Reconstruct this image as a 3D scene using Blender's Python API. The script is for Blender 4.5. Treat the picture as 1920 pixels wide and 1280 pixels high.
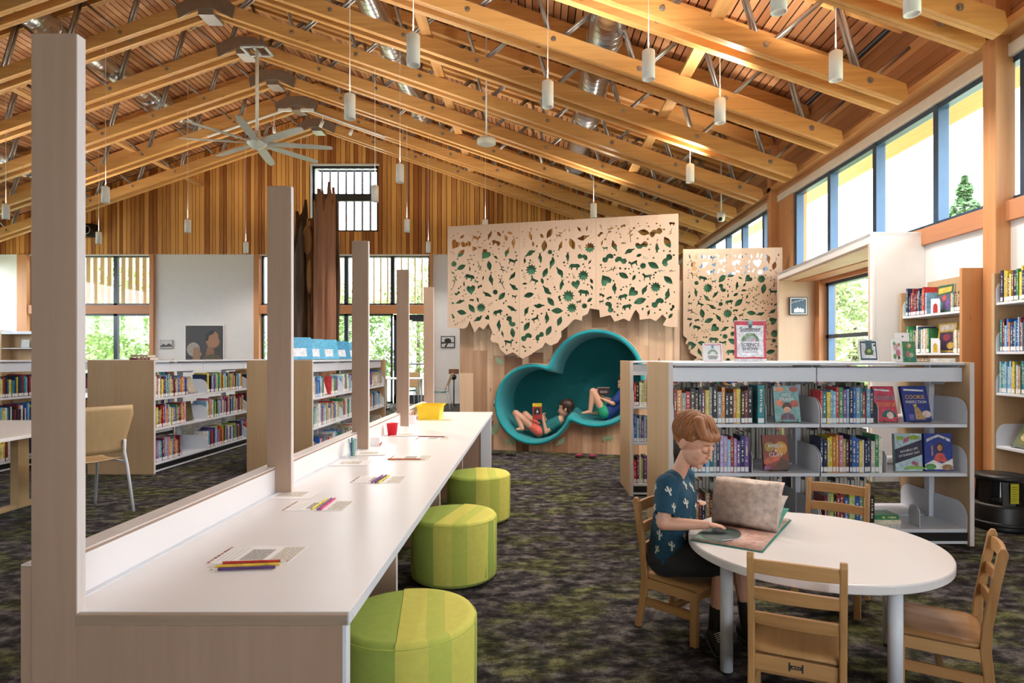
import bpy, bmesh, math, random
from mathutils import Vector, Matrix, noise
random.seed(7)
for o in list(bpy.data.objects): bpy.data.objects.remove(o)
scn = bpy.context.scene
COL = scn.collection
F, H = 1150.0, 1.2          # focal length in pixels of the 1920 px frame, camera height
# ---------------------------------------------------------------- camera
cam = bpy.data.cameras.new('camera'); cam.sensor_width = 36; cam.lens = F/1920*36
cam.shift_x = -(997-960)/1920; cam.shift_y = (669-640)/1920
cam.clip_start = .05; cam.clip_end = 400
co = bpy.data.objects.new('camera', cam); COL.objects.link(co)
co.location = (0, 0, H); co.rotation_euler = (math.pi/2, 0, 0)
scn.camera = co
# ---------------------------------------------------------------- sky, sun, exposure
w = bpy.data.worlds.new('world'); scn.world = w; w.use_nodes = True
bg = w.node_tree.nodes['Background']; bg.inputs[0].default_value = (.90, .95, 1, 1); bg.inputs[1].default_value = 2.7
sun = bpy.data.lights.new('sun', 'SUN'); sun.energy = 3.0; sun.angle = .03; sun.color = (1, .95, .86)
so = bpy.data.objects.new('sun', sun); COL.objects.link(so); so.rotation_euler = (math.radians(-38), math.radians(-8), 0)
scn.view_settings.view_transform = 'Standard'; scn.view_settings.look = 'None'
scn.view_settings.exposure = 1.80; scn.view_settings.gamma = 1; scn.view_settings.use_curve_mapping = False
PEND_W = 27.0; ROOF_FILL = 22.0
# ---------------------------------------------------------------- helpers
def P(x, y, d): return Vector(((x-997)/F*d, d, H-(y-669)/F*d))
def on_z(x, y, z):
    d = F*(H-z)/(y-669); return Vector(((x-997)/F*d, d, z))
def props(o, label=None, cat=None, group=None, kind=None):
    if label: o['label'] = label
    if cat: o['category'] = cat
    if group: o['group'] = group
    if kind: o['kind'] = kind
    return o
def thing(name, label, cat, loc=(0,0,0), rz=0, group=None):
    o = bpy.data.objects.new(name, None); COL.objects.link(o); o.empty_display_size = .1
    o.location = loc; o.rotation_euler = (0,0,rz)
    return props(o, label, cat, group)
def link(name, me, mat=None, parent=None, smooth=False, bevel=0):
    o = bpy.data.objects.new(name, me); COL.objects.link(o)
    if mat and not me.materials: me.materials.append(mat)
    if parent: o.parent = parent
    if smooth: me.shade_smooth()
    if bevel:
        m = o.modifiers.new('bevel', 'BEVEL'); m.width = bevel; m.segments = 2; m.limit_method = 'ANGLE'
    return o
def copy_tree(o, parent=None):
    c = o.copy(); COL.objects.link(c); c.parent = parent
    for ch in list(o.children): copy_tree(ch, c)
    return c
class MB:
    def __init__(s): s.v = []; s.f = []
    def add(s, vs, fs):
        n = len(s.v); s.v += [tuple(v) for v in vs]; s.f += [tuple(i+n for i in f) for f in fs]; return s
    def box(s, x0, x1, y0, y1, z0, z1):
        return s.add([(x0,y0,z0),(x1,y0,z0),(x1,y1,z0),(x0,y1,z0),(x0,y0,z1),(x1,y0,z1),(x1,y1,z1),(x0,y1,z1)],
                     [(3,2,1,0),(4,5,6,7),(0,1,5,4),(1,2,6,5),(2,3,7,6),(3,0,4,7)])
    def bar(s, p0, p1, wx, wy, up=(0,0,1)):
        p0 = Vector(p0); p1 = Vector(p1); d = (p1-p0).normalized(); a = d.cross(Vector(up))
        if a.length < 1e-4: a = d.cross(Vector((0,1,0)))
        a.normalize(); b = a.cross(d); a = a*wx/2; b = b*wy/2
        return s.add([p0-a-b,p0+a-b,p0+a+b,p0-a+b,p1-a-b,p1+a-b,p1+a+b,p1-a+b],
                     [(0,1,2,3),(7,6,5,4),(4,5,1,0),(5,6,2,1),(6,7,3,2),(7,4,0,3)])
    def cyl(s, p0, p1, r0, r1=None, n=12):
        r1 = r0 if r1 is None else r1
        p0 = Vector(p0); p1 = Vector(p1); d = (p1-p0).normalized()
        a = d.orthogonal().normalized(); b = d.cross(a)
        vs = []
        for p, r in ((p0,r0),(p1,r1)):
            for i in range(n):
                t = 2*math.pi*i/n; vs.append(p+a*r*math.cos(t)+b*r*math.sin(t))
        fs = [(i,(i+1)%n,n+(i+1)%n,n+i) for i in range(n)]+[tuple(range(n-1,-1,-1)),tuple(range(n,2*n))]
        return s.add(vs, fs)
    def tube(s, pts, r, n=8):
        pts = [Vector(p) for p in pts]; rs = r if isinstance(r, (list,tuple)) else [r]*len(pts)
        vs = []; a = None
        for i, p in enumerate(pts):
            d = (pts[min(i+1,len(pts)-1)]-pts[max(i-1,0)]).normalized()
            a = d.orthogonal().normalized() if a is None else (a-d*a.dot(d)).normalized()
            b = d.cross(a)
            for k in range(n):
                t = 2*math.pi*k/n; vs.append(p+a*rs[i]*math.cos(t)+b*rs[i]*math.sin(t))
        fs = [(i*n+k,i*n+(k+1)%n,(i+1)*n+(k+1)%n,(i+1)*n+k) for i in range(len(pts)-1) for k in range(n)]
        fs += [tuple(range(n-1,-1,-1)), tuple(range((len(pts)-1)*n,len(pts)*n))]
        return s.add(vs, fs)
    def lathe(s, prof, n=24, c=(0,0)):
        vs = [(c[0]+r*math.cos(2*math.pi*i/n), c[1]+r*math.sin(2*math.pi*i/n), z) for r, z in prof for i in range(n)]
        m = len(prof)
        fs = [(j*n+i,j*n+(i+1)%n,(j+1)*n+(i+1)%n,(j+1)*n+i) for j in range(m-1) for i in range(n)]
        fs += [tuple(range(n-1,-1,-1)), tuple(range((m-1)*n,m*n))]
        return s.add(vs, fs)
    def ball(s, c, r, rot=None, u=16, v=10):
        c = Vector(c); r = (r,r,r) if not isinstance(r,(tuple,list)) else r; vs = []; fs = []
        for j in range(v+1):
            ph = math.pi*j/v
            for i in range(u):
                t = 2*math.pi*i/u
                p = Vector((r[0]*math.sin(ph)*math.cos(t), r[1]*math.sin(ph)*math.sin(t), -r[2]*math.cos(ph)))
                if rot: p = rot @ p
                vs.append(c+p)
        for j in range(v):
            for i in range(u):
                fs.append((j*u+i, j*u+(i+1)%u, (j+1)*u+(i+1)%u, (j+1)*u+i))
        return s.add(vs, fs)
    def prism(s, poly, fn0, fn1):       # poly of 2D points; fn maps (a,b) to 3D for the two faces
        n = len(poly); vs = [fn0(*p) for p in poly]+[fn1(*p) for p in poly]
        return s.add(vs, [tuple(range(n-1,-1,-1)), tuple(range(n,2*n))]+[(i,(i+1)%n,n+(i+1)%n,n+i) for i in range(n)])
    def xf(s, m): s.v = [tuple(m @ Vector(v)) for v in s.v]; return s
    def mesh(s, name, fix=True):
        me = bpy.data.meshes.new(name); me.from_pydata(s.v, [], s.f)
        if fix:
            bm = bmesh.new(); bm.from_mesh(me); bmesh.ops.remove_doubles(bm, verts=bm.verts, dist=1e-6)
            bmesh.ops.recalc_face_normals(bm, faces=bm.faces); bm.to_mesh(me); bm.free()
        me.update(); return me
    def build(s, name, mat=None, parent=None, smooth=False, bevel=0):
        return link(name, s.mesh(name), mat, parent, smooth, bevel)
def box(name, mat, parent, x0, x1, y0, y1, z0, z1, bevel=0):
    return MB().box(x0,x1,y0,y1,z0,z1).build(name, mat, parent, bevel=bevel)
def evaluated(o, name):
    bpy.context.view_layer.update()
    dg = bpy.context.evaluated_depsgraph_get()
    me = bpy.data.meshes.new_from_object(o.evaluated_get(dg)); me.name = name
    return me
def fill2d(name, polys, thick, mapf=None):
    """filled flat shape with real holes: first polygon the outline, the others the holes"""
    cu = bpy.data.curves.new(name, 'CURVE'); cu.dimensions = '2D'; cu.fill_mode = 'BOTH'; cu.extrude = thick/2
    for pl in polys:
        sp = cu.splines.new('POLY'); sp.points.add(len(pl)-1); sp.use_cyclic_u = True
        for p, q in zip(sp.points, pl): p.co = (q[0], q[1], 0, 1)
    o = bpy.data.objects.new(name, cu); COL.objects.link(o)
    me = evaluated(o, name); bpy.data.objects.remove(o); bpy.data.curves.remove(cu)
    if mapf:
        for v in me.vertices: v.co = mapf(v.co)
    return me
def text_mesh(name, s, size, m, mat, parent, align='CENTER', depth=.0006, squeeze=1):
    cu = bpy.data.curves.new(name, 'FONT'); cu.body = s; cu.size = size; cu.align_x = align; cu.align_y = 'CENTER'; cu.extrude = depth
    cu.resolution_u = 2
    o = bpy.data.objects.new(name, cu); COL.objects.link(o)
    me = evaluated(o, name); bpy.data.objects.remove(o); bpy.data.curves.remove(cu)
    me.transform(Matrix.Diagonal((squeeze,1,1,1))); me.transform(m); me.materials.clear()
    return link(name, me, mat, parent)
def blob(name, segs, balls, voxel, mat, parent, sm=4, clip=None):
    """continuous skin over tapered limbs (segs) and ellipsoids (balls)"""
    mb = MB()
    for p0, r0, p1, r1 in segs:
        p0 = Vector(p0); p1 = Vector(p1); n = max(2, int((p1-p0).length/(.35*max(.004,min(r0,r1))))+1)
        n = min(n, 24)
        for i in range(n+1):
            t = i/n; mb.ball(p0.lerp(p1,t), r0+(r1-r0)*t, u=12, v=8)
    for b in balls: mb.ball(*b, u=24, v=16)
    o = mb.build(name, mat, None)
    m = o.modifiers.new('r','REMESH'); m.mode = 'VOXEL'; m.voxel_size = voxel
    m = o.modifiers.new('s','SMOOTH'); m.factor = .5; m.iterations = sm
    me = evaluated(o, name); bpy.data.objects.remove(o)
    if clip:
        bm = bmesh.new(); bm.from_mesh(me)
        bmesh.ops.delete(bm, geom=[f for f in bm.faces if clip(f.calc_center_median())], context='FACES'); bm.to_mesh(me); bm.free()
    me.materials.clear()
    return link(name, me, mat, parent, smooth=True)
# ---------------------------------------------------------------- materials
class NT:
    def __init__(s, name):
        s.m = bpy.data.materials.new(name); s.m.use_nodes = True; s.t = s.m.node_tree; s.b = s.t.nodes['Principled BSDF']
    def n(s, typ, **kw):
        x = s.t.nodes.new(typ)
        for k, v in kw.items():
            if k in x.inputs.keys() if isinstance(k, str) else False: x.inputs[k].default_value = v
            else: setattr(x, k, v)
        return x
    def l(s, a, b): s.t.links.new(a, b)
    def ramp(s, fac, stops):
        r = s.n('ShaderNodeValToRGB'); s.l(fac, r.inputs[0]); e = r.color_ramp.elements
        while len(e) < len(stops): e.new(.5)
        for el, (p, c) in zip(e, stops): el.position = p; el.color = (*c, 1)
        return r.outputs[0]
    def coords(s, scale, rand=True, src='Object'):
        tc = s.n('ShaderNodeTexCoord'); mp = s.n('ShaderNodeMapping'); mp.inputs['Scale'].default_value = scale
        s.l(tc.outputs[src], mp.inputs[0])
        if rand:
            oi = s.n('ShaderNodeObjectInfo'); mu = s.n('ShaderNodeMath', operation='MULTIPLY'); mu.inputs[1].default_value = 37
            s.l(oi.outputs['Random'], mu.inputs[0]); s.l(mu.outputs[0], mp.inputs['Location'])
        return mp.outputs[0]
    def noise(s, vec, scale, detail=4, rough=.55):
        x = s.n('ShaderNodeTexNoise'); x.inputs['Scale'].default_value = scale; x.inputs['Detail'].default_value = detail
        x.inputs['Roughness'].default_value = rough; s.l(vec, x.inputs['Vector']); return x.outputs[0]
    def bump(s, fac, strength=.2, dist=.01):
        b = s.n('ShaderNodeBump'); b.inputs['Strength'].default_value = strength; b.inputs['Distance'].default_value = dist
        s.l(fac, b.inputs['Height']); s.l(b.outputs[0], s.b.inputs['Normal'])
def mat(name, c, rough=.5, metal=0, var=.06, scale=6, spec=.5, **kw):
    t = NT(name); b = t.b
    b.inputs['Roughness'].default_value = rough; b.inputs['Metallic'].default_value = metal
    b.inputs['Specular IOR Level'].default_value = spec
    v = t.noise(t.coords((1,1,1)), scale, 3)
    t.l(t.ramp(v, [(.25,[x*(1-var) for x in c]), (.75,[min(1,x*(1+var)) for x in c])]), b.inputs['Base Color'])
    if 'bump' in kw: t.bump(t.noise(t.coords((1,1,1)), kw.get('bscale',300), 2), kw['bump'], .002)
    if 'emit' in kw:
        b.inputs['Emission Color'].default_value = (*c,1); b.inputs['Emission Strength'].default_value = kw['emit']
    for k in ('Alpha','Coat Weight','Transmission Weight','Subsurface Weight','Sheen Weight'):
        kk = k.split()[0].lower()
        if kk in kw: b.inputs[k].default_value = kw[kk]
    return t.m
def wood(name, c0, c1, axis='z', rough=.45, fine=60, rand=.35, knots=False, long=.05, spec=.4):
    """grain stretched along an axis, tone varied board by board"""
    t = NT(name); st = {'x':(long,1,1),'y':(1,long,1),'z':(1,1,long)}[axis]
    vec = t.coords(st); a = t.noise(vec, fine, 4, .6); bvec = t.noise(vec, fine*.12, 3, .5)
    mx = t.n('ShaderNodeMath', operation='MULTIPLY_ADD'); t.l(a, mx.inputs[0]); mx.inputs[1].default_value = .45
    m2 = t.n('ShaderNodeMath', operation='MULTIPLY'); t.l(bvec, m2.inputs[0]); m2.inputs[1].default_value = .55; t.l(m2.outputs[0], mx.inputs[2])
    oi = t.n('ShaderNodeObjectInfo'); m3 = t.n('ShaderNodeMath', operation='MULTIPLY_ADD'); t.l(oi.outputs['Random'], m3.inputs[0])
    m3.inputs[1].default_value = rand; m3.inputs[2].default_value = -rand/2
    ad = t.n('ShaderNodeMath', operation='ADD'); t.l(mx.outputs[0], ad.inputs[0]); t.l(m3.outputs[0], ad.inputs[1])
    mid = [(p+q)/2 for p, q in zip(c0,c1)]
    col = t.ramp(ad.outputs[0], [(.28,c0),(.5,mid),(.72,c1)])
    if knots:
        vo = t.n('ShaderNodeTexVoronoi'); vo.inputs['Scale'].default_value = 5; t.l(t.coords({'x':(.35,1,1),'y':(1,.35,1),'z':(1,1,.35)}[axis]), vo.inputs['Vector'])
        k = t.ramp(vo.outputs['Distance'], [(.03,(.25,.12,.05)),(.075,(1,1,1))])
        mm = t.n('ShaderNodeMix', data_type='RGBA', blend_type='MULTIPLY'); mm.inputs[0].default_value = .85
        t.l(col, mm.inputs[6]); t.l(k, mm.inputs[7]); col = mm.outputs[2]
    t.l(col, t.b.inputs['Base Color']); t.b.inputs['Roughness'].default_value = rough; t.b.inputs['Specular IOR Level'].default_value = spec
    t.bump(a, .06, .003)
    return t.m
def glass(name):
    t = NT(name); t.t.nodes.remove(t.b); o = t.t.nodes['Material Output']
    tr = t.n('ShaderNodeBsdfTransparent'); tr.inputs[0].default_value = (.96,.98,.98,1)
    gl = t.n('ShaderNodeBsdfGlossy'); gl.inputs['Roughness'].default_value = .02
    lw = t.n('ShaderNodeValue'); lw.outputs[0].default_value = .045
    mx = t.n('ShaderNodeMixShader'); t.l(lw.outputs[0], mx.inputs[0]); t.l(tr.outputs[0], mx.inputs[1]); t.l(gl.outputs[0], mx.inputs[2])
    t.l(mx.outputs[0], o.inputs[0]); return t.m
def obj_color(name, rough=.5, spine=False):
    t = NT(name); oi = t.n('ShaderNodeObjectInfo'); t.b.inputs['Roughness'].default_value = rough
    vec = t.coords((1,1,1)); nz = t.noise(vec, 40, 3)
    r = t.ramp(nz, [(.3,(.72,.72,.72)),(.7,(1.25,1.25,1.25))])
    mm = t.n('ShaderNodeMix', data_type='RGBA', blend_type='MULTIPLY'); mm.inputs[0].default_value = 1
    t.l(oi.outputs['Color'], mm.inputs[6]); t.l(r, mm.inputs[7]); col = mm.outputs[2]
    if spine:   # printed title marks down the middle of the spine
        tc = t.n('ShaderNodeTexCoord'); sx = t.n('ShaderNodeSeparateXYZ'); t.l(tc.outputs['Generated'], sx.inputs[0])
        def band(sock, lo, hi):
            a = t.n('ShaderNodeMath', operation='GREATER_THAN'); t.l(sock, a.inputs[0]); a.inputs[1].default_value = lo
            b = t.n('ShaderNodeMath', operation='LESS_THAN'); t.l(sock, b.inputs[0]); b.inputs[1].default_value = hi
            c = t.n('ShaderNodeMath', operation='MULTIPLY'); t.l(a.outputs[0], c.inputs[0]); t.l(b.outputs[0], c.inputs[1]); return c.outputs[0]
        n2 = t.noise(t.coords((35,1,130)), 1, 1)
        g = t.n('ShaderNodeMath', operation='GREATER_THAN'); t.l(n2, g.inputs[0]); g.inputs[1].default_value = .5
        m = band(sx.outputs[0], .32, .68)
        for s2 in (band(sx.outputs[2], .3, .9), band(sx.outputs[1], -1, .02), g.outputs[0]):
            q = t.n('ShaderNodeMath', operation='MULTIPLY'); t.l(m, q.inputs[0]); t.l(s2, q.inputs[1]); m = q.outputs[0]
        m2 = t.n('ShaderNodeMix', data_type='RGBA'); t.l(m, m2.inputs[0]); t.l(col, m2.inputs[6])
        t.l(t.ramp(oi.outputs['Random'], [(.0,(.85,.82,.75)),(.55,(.8,.65,.3)),(.8,(.75,.8,.85))]), m2.inputs[7]); col = m2.outputs[2]
    t.l(col, t.b.inputs['Base Color']); return t.m
def carpet():
    t = NT('carpet'); tc = t.coords((1,1,1), False); b = t.b
    a = t.noise(t.coords((1,1.5,1), False), 9, 8, .72); c = t.noise(t.coords((1,1.4,1), False), 1.9, 6, .68); f = t.noise(tc, 160, 2)
    base = t.ramp(a, [(.40,(.010,.009,.011)),(.5,(.045,.039,.043)),(.62,(.165,.15,.145))])
    gr = t.ramp(a, [(.40,(.016,.016,.008)),(.5,(.058,.059,.026)),(.62,(.175,.178,.078))])
    fac = t.ramp(c, [(.48,(0,0,0)),(.58,(1,1,1))])
    m = t.n('ShaderNodeMix', data_type='RGBA'); t.l(fac, m.inputs[0]); t.l(base, m.inputs[6]); t.l(gr, m.inputs[7])
    m2 = t.n('ShaderNodeMix', data_type='RGBA', blend_type='MULTIPLY'); m2.inputs[0].default_value = .7; t.l(m.outputs[2], m2.inputs[6])
    t.l(t.ramp(f, [(.3,(.45,.45,.45)),(.7,(1.35,1.35,1.35))]), m2.inputs[7])
    t.l(m2.outputs[2], b.inputs['Base Color']); b.inputs['Roughness'].default_value = .95; b.inputs['Specular IOR Level'].default_value = .15
    t.bump(f, .5, .006); return t.m
M = {}
M['carpet'] = carpet()
M['white'] = mat('white_paint', (.76,.755,.75), .6, var=.02)
M['lam'] = mat('white_laminate', (.86,.83,.84), .28, var=.015)
M['tablelam'] = mat('grey_white_laminate', (.80,.76,.76), .3, var=.015)
M['metal_w'] = mat('white_powder_coat', (.74,.77,.84), .35, var=.02)
M['maple'] = wood('maple_veneer', (.37,.24,.168), (.455,.308,.225), 'z', .42, 45, .12)
M['maple_e'] = wood('maple_end_panel', (.50,.32,.17), (.60,.41,.24), 'z', .42, 45, .12)
M['ply'] = wood('birch_ply_edge', (.66,.58,.55), (.80,.74,.72), 'z', .5, 80, .1)
M['ply_x'] = wood('ply_edge_brown', (.30,.21,.15), (.42,.31,.23), 'x', .5, 80, .1)
M['birch'] = wood('birch_panel', (.57,.405,.285), (.65,.475,.35), 'z', .5, 40, .08)
M['beam'] = wood('douglas_fir_beam', (.50,.225,.065), (.82,.45,.16), 'x', .42, 30, .3, knots=True)
M['beam_y'] = wood('douglas_fir_along', (.50,.24,.08), (.80,.46,.18), 'y', .42, 30, .3, knots=True)
M['deck'] = wood('roof_slat_wood', (.36,.15,.065), (.72,.37,.18), 'y', .5, 22, .55)
M['batten'] = wood('wall_batten_wood', (.36,.12,.03), (.86,.43,.125), 'z', .45, 25, .65)
M['plank'] = wood('fascia_plank_wood', (.36,.16,.07), (.62,.33,.15), 'y', .5, 22, .5)
M['fir'] = wood('fir_trim', (.50,.215,.09), (.66,.32,.14), 'z', .42, 30, .15)
M['fir_col'] = wood('fir_column', (.50,.225,.09), (.70,.37,.16), 'z', .42, 22, .15, knots=True)
M['rustic'] = wood('rustic_maple_plank', (.40,.22,.13), (.80,.56,.37), 'z', .5, 14, .35, knots=True)
M['rustic_d'] = wood('dark_rustic_plank', (.20,.085,.045), (.40,.21,.12), 'z', .5, 14, .3)
M['oak'] = wood('oak_chair', (.36,.17,.06), (.60,.34,.14), 'z', .35, 55, .15)
M['oak_x'] = wood('oak_chair_slat', (.36,.17,.06), (.62,.35,.145), 'y', .35, 55, .2)
M['oak_seat'] = wood('oak_seat', (.34,.155,.055), (.64,.37,.16), 'x', .26, 24, .3)
M['dark_gap'] = mat('dark_board', (.03,.018,.012), .8)
M['steel'] = mat('dark_galvanised_steel', (.42,.40,.39), .38, .85, var=.12)
M['duct'] = mat('spiral_duct_steel', (.66,.69,.73), .26, 1, var=.1, scale=10)
M['alu'] = mat('dark_window_frame', (.05,.06,.075), .35, .4)
M['alu_b'] = mat('blue_black_window_frame', (.06,.105,.17), .3, .5)
M['glass'] = glass('window_glass')
M['fix'] = mat('white_lamp_metal', (.90,.89,.88), .4)
M['lampglow'] = mat('lamp_glow', (1,.9,.78), .4, emit=3.0)
M['teal'] = mat('teal_felt', (.008,.31,.35), .85, var=.12, scale=60, bump=.3, bscale=500, sheen=.2)
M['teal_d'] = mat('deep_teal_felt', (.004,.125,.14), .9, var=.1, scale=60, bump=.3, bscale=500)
M['green_felt'] = mat('forest_green_backing', (.085,.27,.15), .8)
M['greenlay'] = mat('pale_green_inlay', (.32,.43,.27), .4, var=.15)
M['black'] = mat('black_plastic', (.012,.012,.013), .4)
M['page'] = mat('book_pages', (.72,.68,.58), .8, var=.08, scale=90)
M['sticker'] = mat('white_sticker', (.85,.85,.86), .5, var=.03)
M['book'] = obj_color('book_cover', .38, True)
M['flat'] = obj_color('printed_colour', .45)
M['paper'] = mat('white_paper', (.88,.86,.87), .6, var=.02)
M['ink'] = mat('black_ink', (.03,.03,.035), .6)
M['ink_g'] = mat('grey_ink', (.42,.40,.39), .6, var=.6, scale=160)
M['ink_c'] = mat('line_art_ink', (.62,.56,.50), .6, var=.65, scale=190)
M['clear'] = glass('clear_acrylic')
M['seatply'] = wood('moulded_ply', (.50,.33,.16), (.62,.43,.23), 'z', .4, 40, .1)
M['skin'] = mat('skin', (.68,.365,.25), .5, var=.05, scale=14, subsurface=.12)
M['lip'] = mat('lip', (.58,.25,.21), .45)
M['bark'] = wood('weathered_trunk', (.10,.04,.022), (.42,.19,.10), 'z', .7, 9, .1, long=.09)
M['char'] = wood('charred_trunk', (.008,.006,.005), (.12,.06,.03), 'z', .75, 6, .1, long=.3)
M['char_l'] = wood('honey_inner_wood', (.10,.04,.015), (.55,.26,.09), 'z', .6, 6, .1, long=.4)
def book_colors():
    return [('navy',(.015,.03,.10)),('black',(.012,.012,.016)),('dark red',(.22,.02,.03)),('red',(.55,.04,.045)),('blue',(.03,.12,.42)),
      ('teal',(.02,.22,.26)),('green',(.05,.25,.10)),('yellow',(.72,.56,.05)),('orange',(.62,.24,.05)),('white',(.72,.71,.69)),
      ('purple',(.17,.08,.33)),('pink',(.66,.22,.33)),('sky blue',(.22,.45,.66)),('grey',(.28,.28,.29)),('tan',(.48,.35,.22)),('maroon',(.13,.02,.045)),
      ('cream',(.68,.62,.47)),('brown',(.16,.08,.04)),('lilac',(.42,.33,.60)),('lime',(.42,.55,.08))]
BC = book_colors()
# ================================================================ THE SETTING
YB, XW, XL, XR = 15.8, 3.78, -13.9, -5.05       # back wall, right wall, left wall, ridge
def zbolt(x): return 6.692-.345*abs(x-XR)
DD, DECK = .85, .985
def zdeck(x): return zbolt(x)+DECK
fl = box('floor', M['carpet'], None, XL-.2, XW+.9, -3, YB+.1, -.05, 0); props(fl, kind='structure')
gm = NT('outdoor_ground'); g1 = gm.noise(gm.coords((1,1,1),False), .6, 4)
gm.l(gm.ramp(g1, [(.4,(.50,.48,.44)),(.55,(.32,.38,.16))]), gm.b.inputs['Base Color'])
props(box('outdoor_ground', gm.m, None, -60, 60, -40, 90, -.3, -.12), kind='structure')
# ---- roof: dark deck with open slats running along the hall
ceil = MB()
for sgn, x1 in ((1, XW), (-1, XL)):
    z1 = zdeck(x1)+.06; zr = zdeck(XR)+.06
    ceil.add([(XR,-3.2,zr),(x1,-3.2,z1),(x1,YB,z1),(XR,YB,zr),(XR,-3.2,zr+.15),(x1,-3.2,z1+.15),(x1,YB,z1+.15),(XR,YB,zr+.15)],
             [(0,1,2,3),(4,5,6,7),(0,1,5,4),(1,2,6,5),(2,3,7,6),(3,0,4,7)])
ceil = ceil.build('ceiling', M['dark_gap']); props(ceil, kind='structure')
th = math.atan(.345); pitch = .101; sl = MB().box(-.0425,.0425,-(YB+1)/2,(YB+1)/2,-.011,.011).mesh('slat'); sl.materials.append(M['deck'])
for sgn in (1,-1):
    L = ((XW-XR) if sgn > 0 else (XR-XL))/math.cos(th)
    for i in range(int(L/pitch)):
        s = (i+.5)*pitch; x = XR+sgn*s*math.cos(th)
        o = link('slat', sl, None, ceil); o.location = (x, (YB-1)/2, zdeck(x)+.02); o.rotation_euler = (0, sgn*th, 0)
# ---- back wall
def quad_wall(mb, x0, x1, z0, z1, y0=YB, y1=YB+.2): mb.box(x0,x1,y0,y1,z0,z1)
ZP = 3.83
def bx(x): return (x-997)/F*YB
def bz(y): return H-(y-669)/F*YB
gw = (bx(585), bx(709), bz(434), bz(311))       # gable window
wb = MB()
top = [(XL,ZP),(XW,ZP),(XW,zdeck(XW)+.12),(XR,zdeck(XR)+.12),(XL,zdeck(XL)+.12)]
hole = [(gw[0],gw[2]),(gw[1],gw[2]),(gw[1],gw[3]),(gw[0],gw[3])]
me = fill2d('wall_back', [top, hole], .1, lambda c: Vector((c.x, YB+.08+c.z, c.y)))
me.materials.append(M['dark_gap']); wall = link('wall_back', me); props(wall, kind='structure')
bw = .148; x = XL+.02; rb = random.Random(3)
while x < XW-.05:
    wd = rb.choice((.075,.105,.13,.105)); x1 = min(x+wd, XW)
    zt0, zt1 = zdeck(x)-.02, zdeck(x1)-.02
    def batt(z0, a, b):
        MB().add([(x,YB-.005,z0),(x1-.014,YB-.005,z0),(x1-.014,YB+.03,z0),(x,YB+.03,z0),(x,YB-.005,a),(x1-.014,YB-.005,b),(x1-.014,YB+.03,b),(x,YB+.03,a)],
             [(3,2,1,0),(4,5,6,7),(0,1,5,4),(1,2,6,5),(2,3,7,6),(3,0,4,7)]).build('batten', M['batten'], wall)
    if x1 > gw[0] and x < gw[1]:
        batt(ZP, gw[2], gw[2]); batt(gw[3], zt0, zt1)
    else: batt(ZP, zt0, zt1)
    x = x1
def wpanel(name, x0, x1, n):
    o = box(name, M['white'], None, x0, x1, YB, YB+.2, 0, ZP-.01); props(o, kind='structure'); return o
wpanel('wall_back_panel', XL, bx(36), 0); wpanel('wall_back_panel', bx(291), bx(478), 1); wpanel('wall_back_panel', bx(812), XW, 2)
ZT0, ZT1 = bz(588), bz(572)
def window(name, x0, x1, z0, z1, muls, parent_y=YB, frame=.05):
    e = bpy.data.objects.new(name, None); COL.objects.link(e); e.location = ((x0+x1)/2, parent_y, z0); props(e, kind='structure')
    cx = (x0+x1)/2; y0, y1 = .05, .13
    def bb(nm, m, a, b, c, d): box(nm, m, e, a-cx, b-cx, y0, y1, c-z0, d-z0)
    bb('frame_rail', M['alu'], x0, x1, z0, z0+frame); bb('frame_rail', M['alu'], x0, x1, z1-frame, z1)
    bb('frame_stile', M['alu'], x0, x0+frame, z0, z1); bb('frame_stile', M['alu'], x1-frame, x1, z0, z1)
    for m in muls: bb('mullion', M['alu'], m-.05, m+.05, z0, z1)
    ed = [x0]+list(muls)+[x1]
    for a, b in zip(ed, ed[1:]): box('pane', M['glass'], e, a-cx+.03, b-cx-.03, .085, .091, .03, z1-z0-.03)
    return e
M['fin'] = wood('louver_wood', (.60,.36,.15), (.80,.55,.28), 'z', .5, 25, .2)
window('window_1', bx(55), bx(285), ZT1, ZP, [bx(214)])
window('window_2', bx(55), bx(285), 0, ZT0, [bx(214)])
window('window_3', bx(489), bx(806), ZT1, ZP, [bx(648), bx(735)])
window('window_4', bx(489), bx(735), 0, ZT0, [bx(648)])
window('window_5', gw[0], gw[1], gw[2], gw[3], [])
box('mullion', M['alu'], bpy.data.objects['window_5'], gw[0]-(gw[0]+gw[1])/2, gw[1]-(gw[0]+gw[1])/2, .05,.13, bz(376)-gw[2], bz(362)-gw[2])
# glazed door
dr = bpy.data.objects.new('door_1', None); COL.objects.link(dr); dr.location = (bx(770), YB, 0); props(dr, kind='structure')
dw = (bx(806)-bx(735))/2
for a, b, c, d in ((-dw+.04,-dw+.16,0,ZT0-.02),(dw-.14,dw-.02,0,ZT0-.02)): box('door_stile', M['alu'], dr, a, b, .05, .12, c, d)
for c, d in ((0,.22),(ZT0-.16,ZT0-.02)): box('door_rail', M['alu'], dr, -dw+.04, dw-.02, .05, .12, c, d)
box('pane', M['glass'], dr, -dw+.1, dw-.1, .08, .087, .2, ZT0-.1)
MB().cyl((-dw+.12,0,1.02),(dw-.1,0,1.02),.02).build('push_bar', M['alu'], dr); box('door_closer', M['alu'], dr, .05, .38, -.02, .05, ZT0-.2, ZT0-.1)
tn = [0]
def trim(m, x0, x1, y0, y1, z0, z1):
    tn[0] += 1; o = box('trim_%d' % tn[0], m, None, x0, x1, y0, y1, z0, z1, bevel=.004); props(o, kind='structure'); return o
M['fir_x'] = wood('fir_transom', (.52,.215,.085), (.64,.29,.12), 'x', .42, 30, .1)
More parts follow.
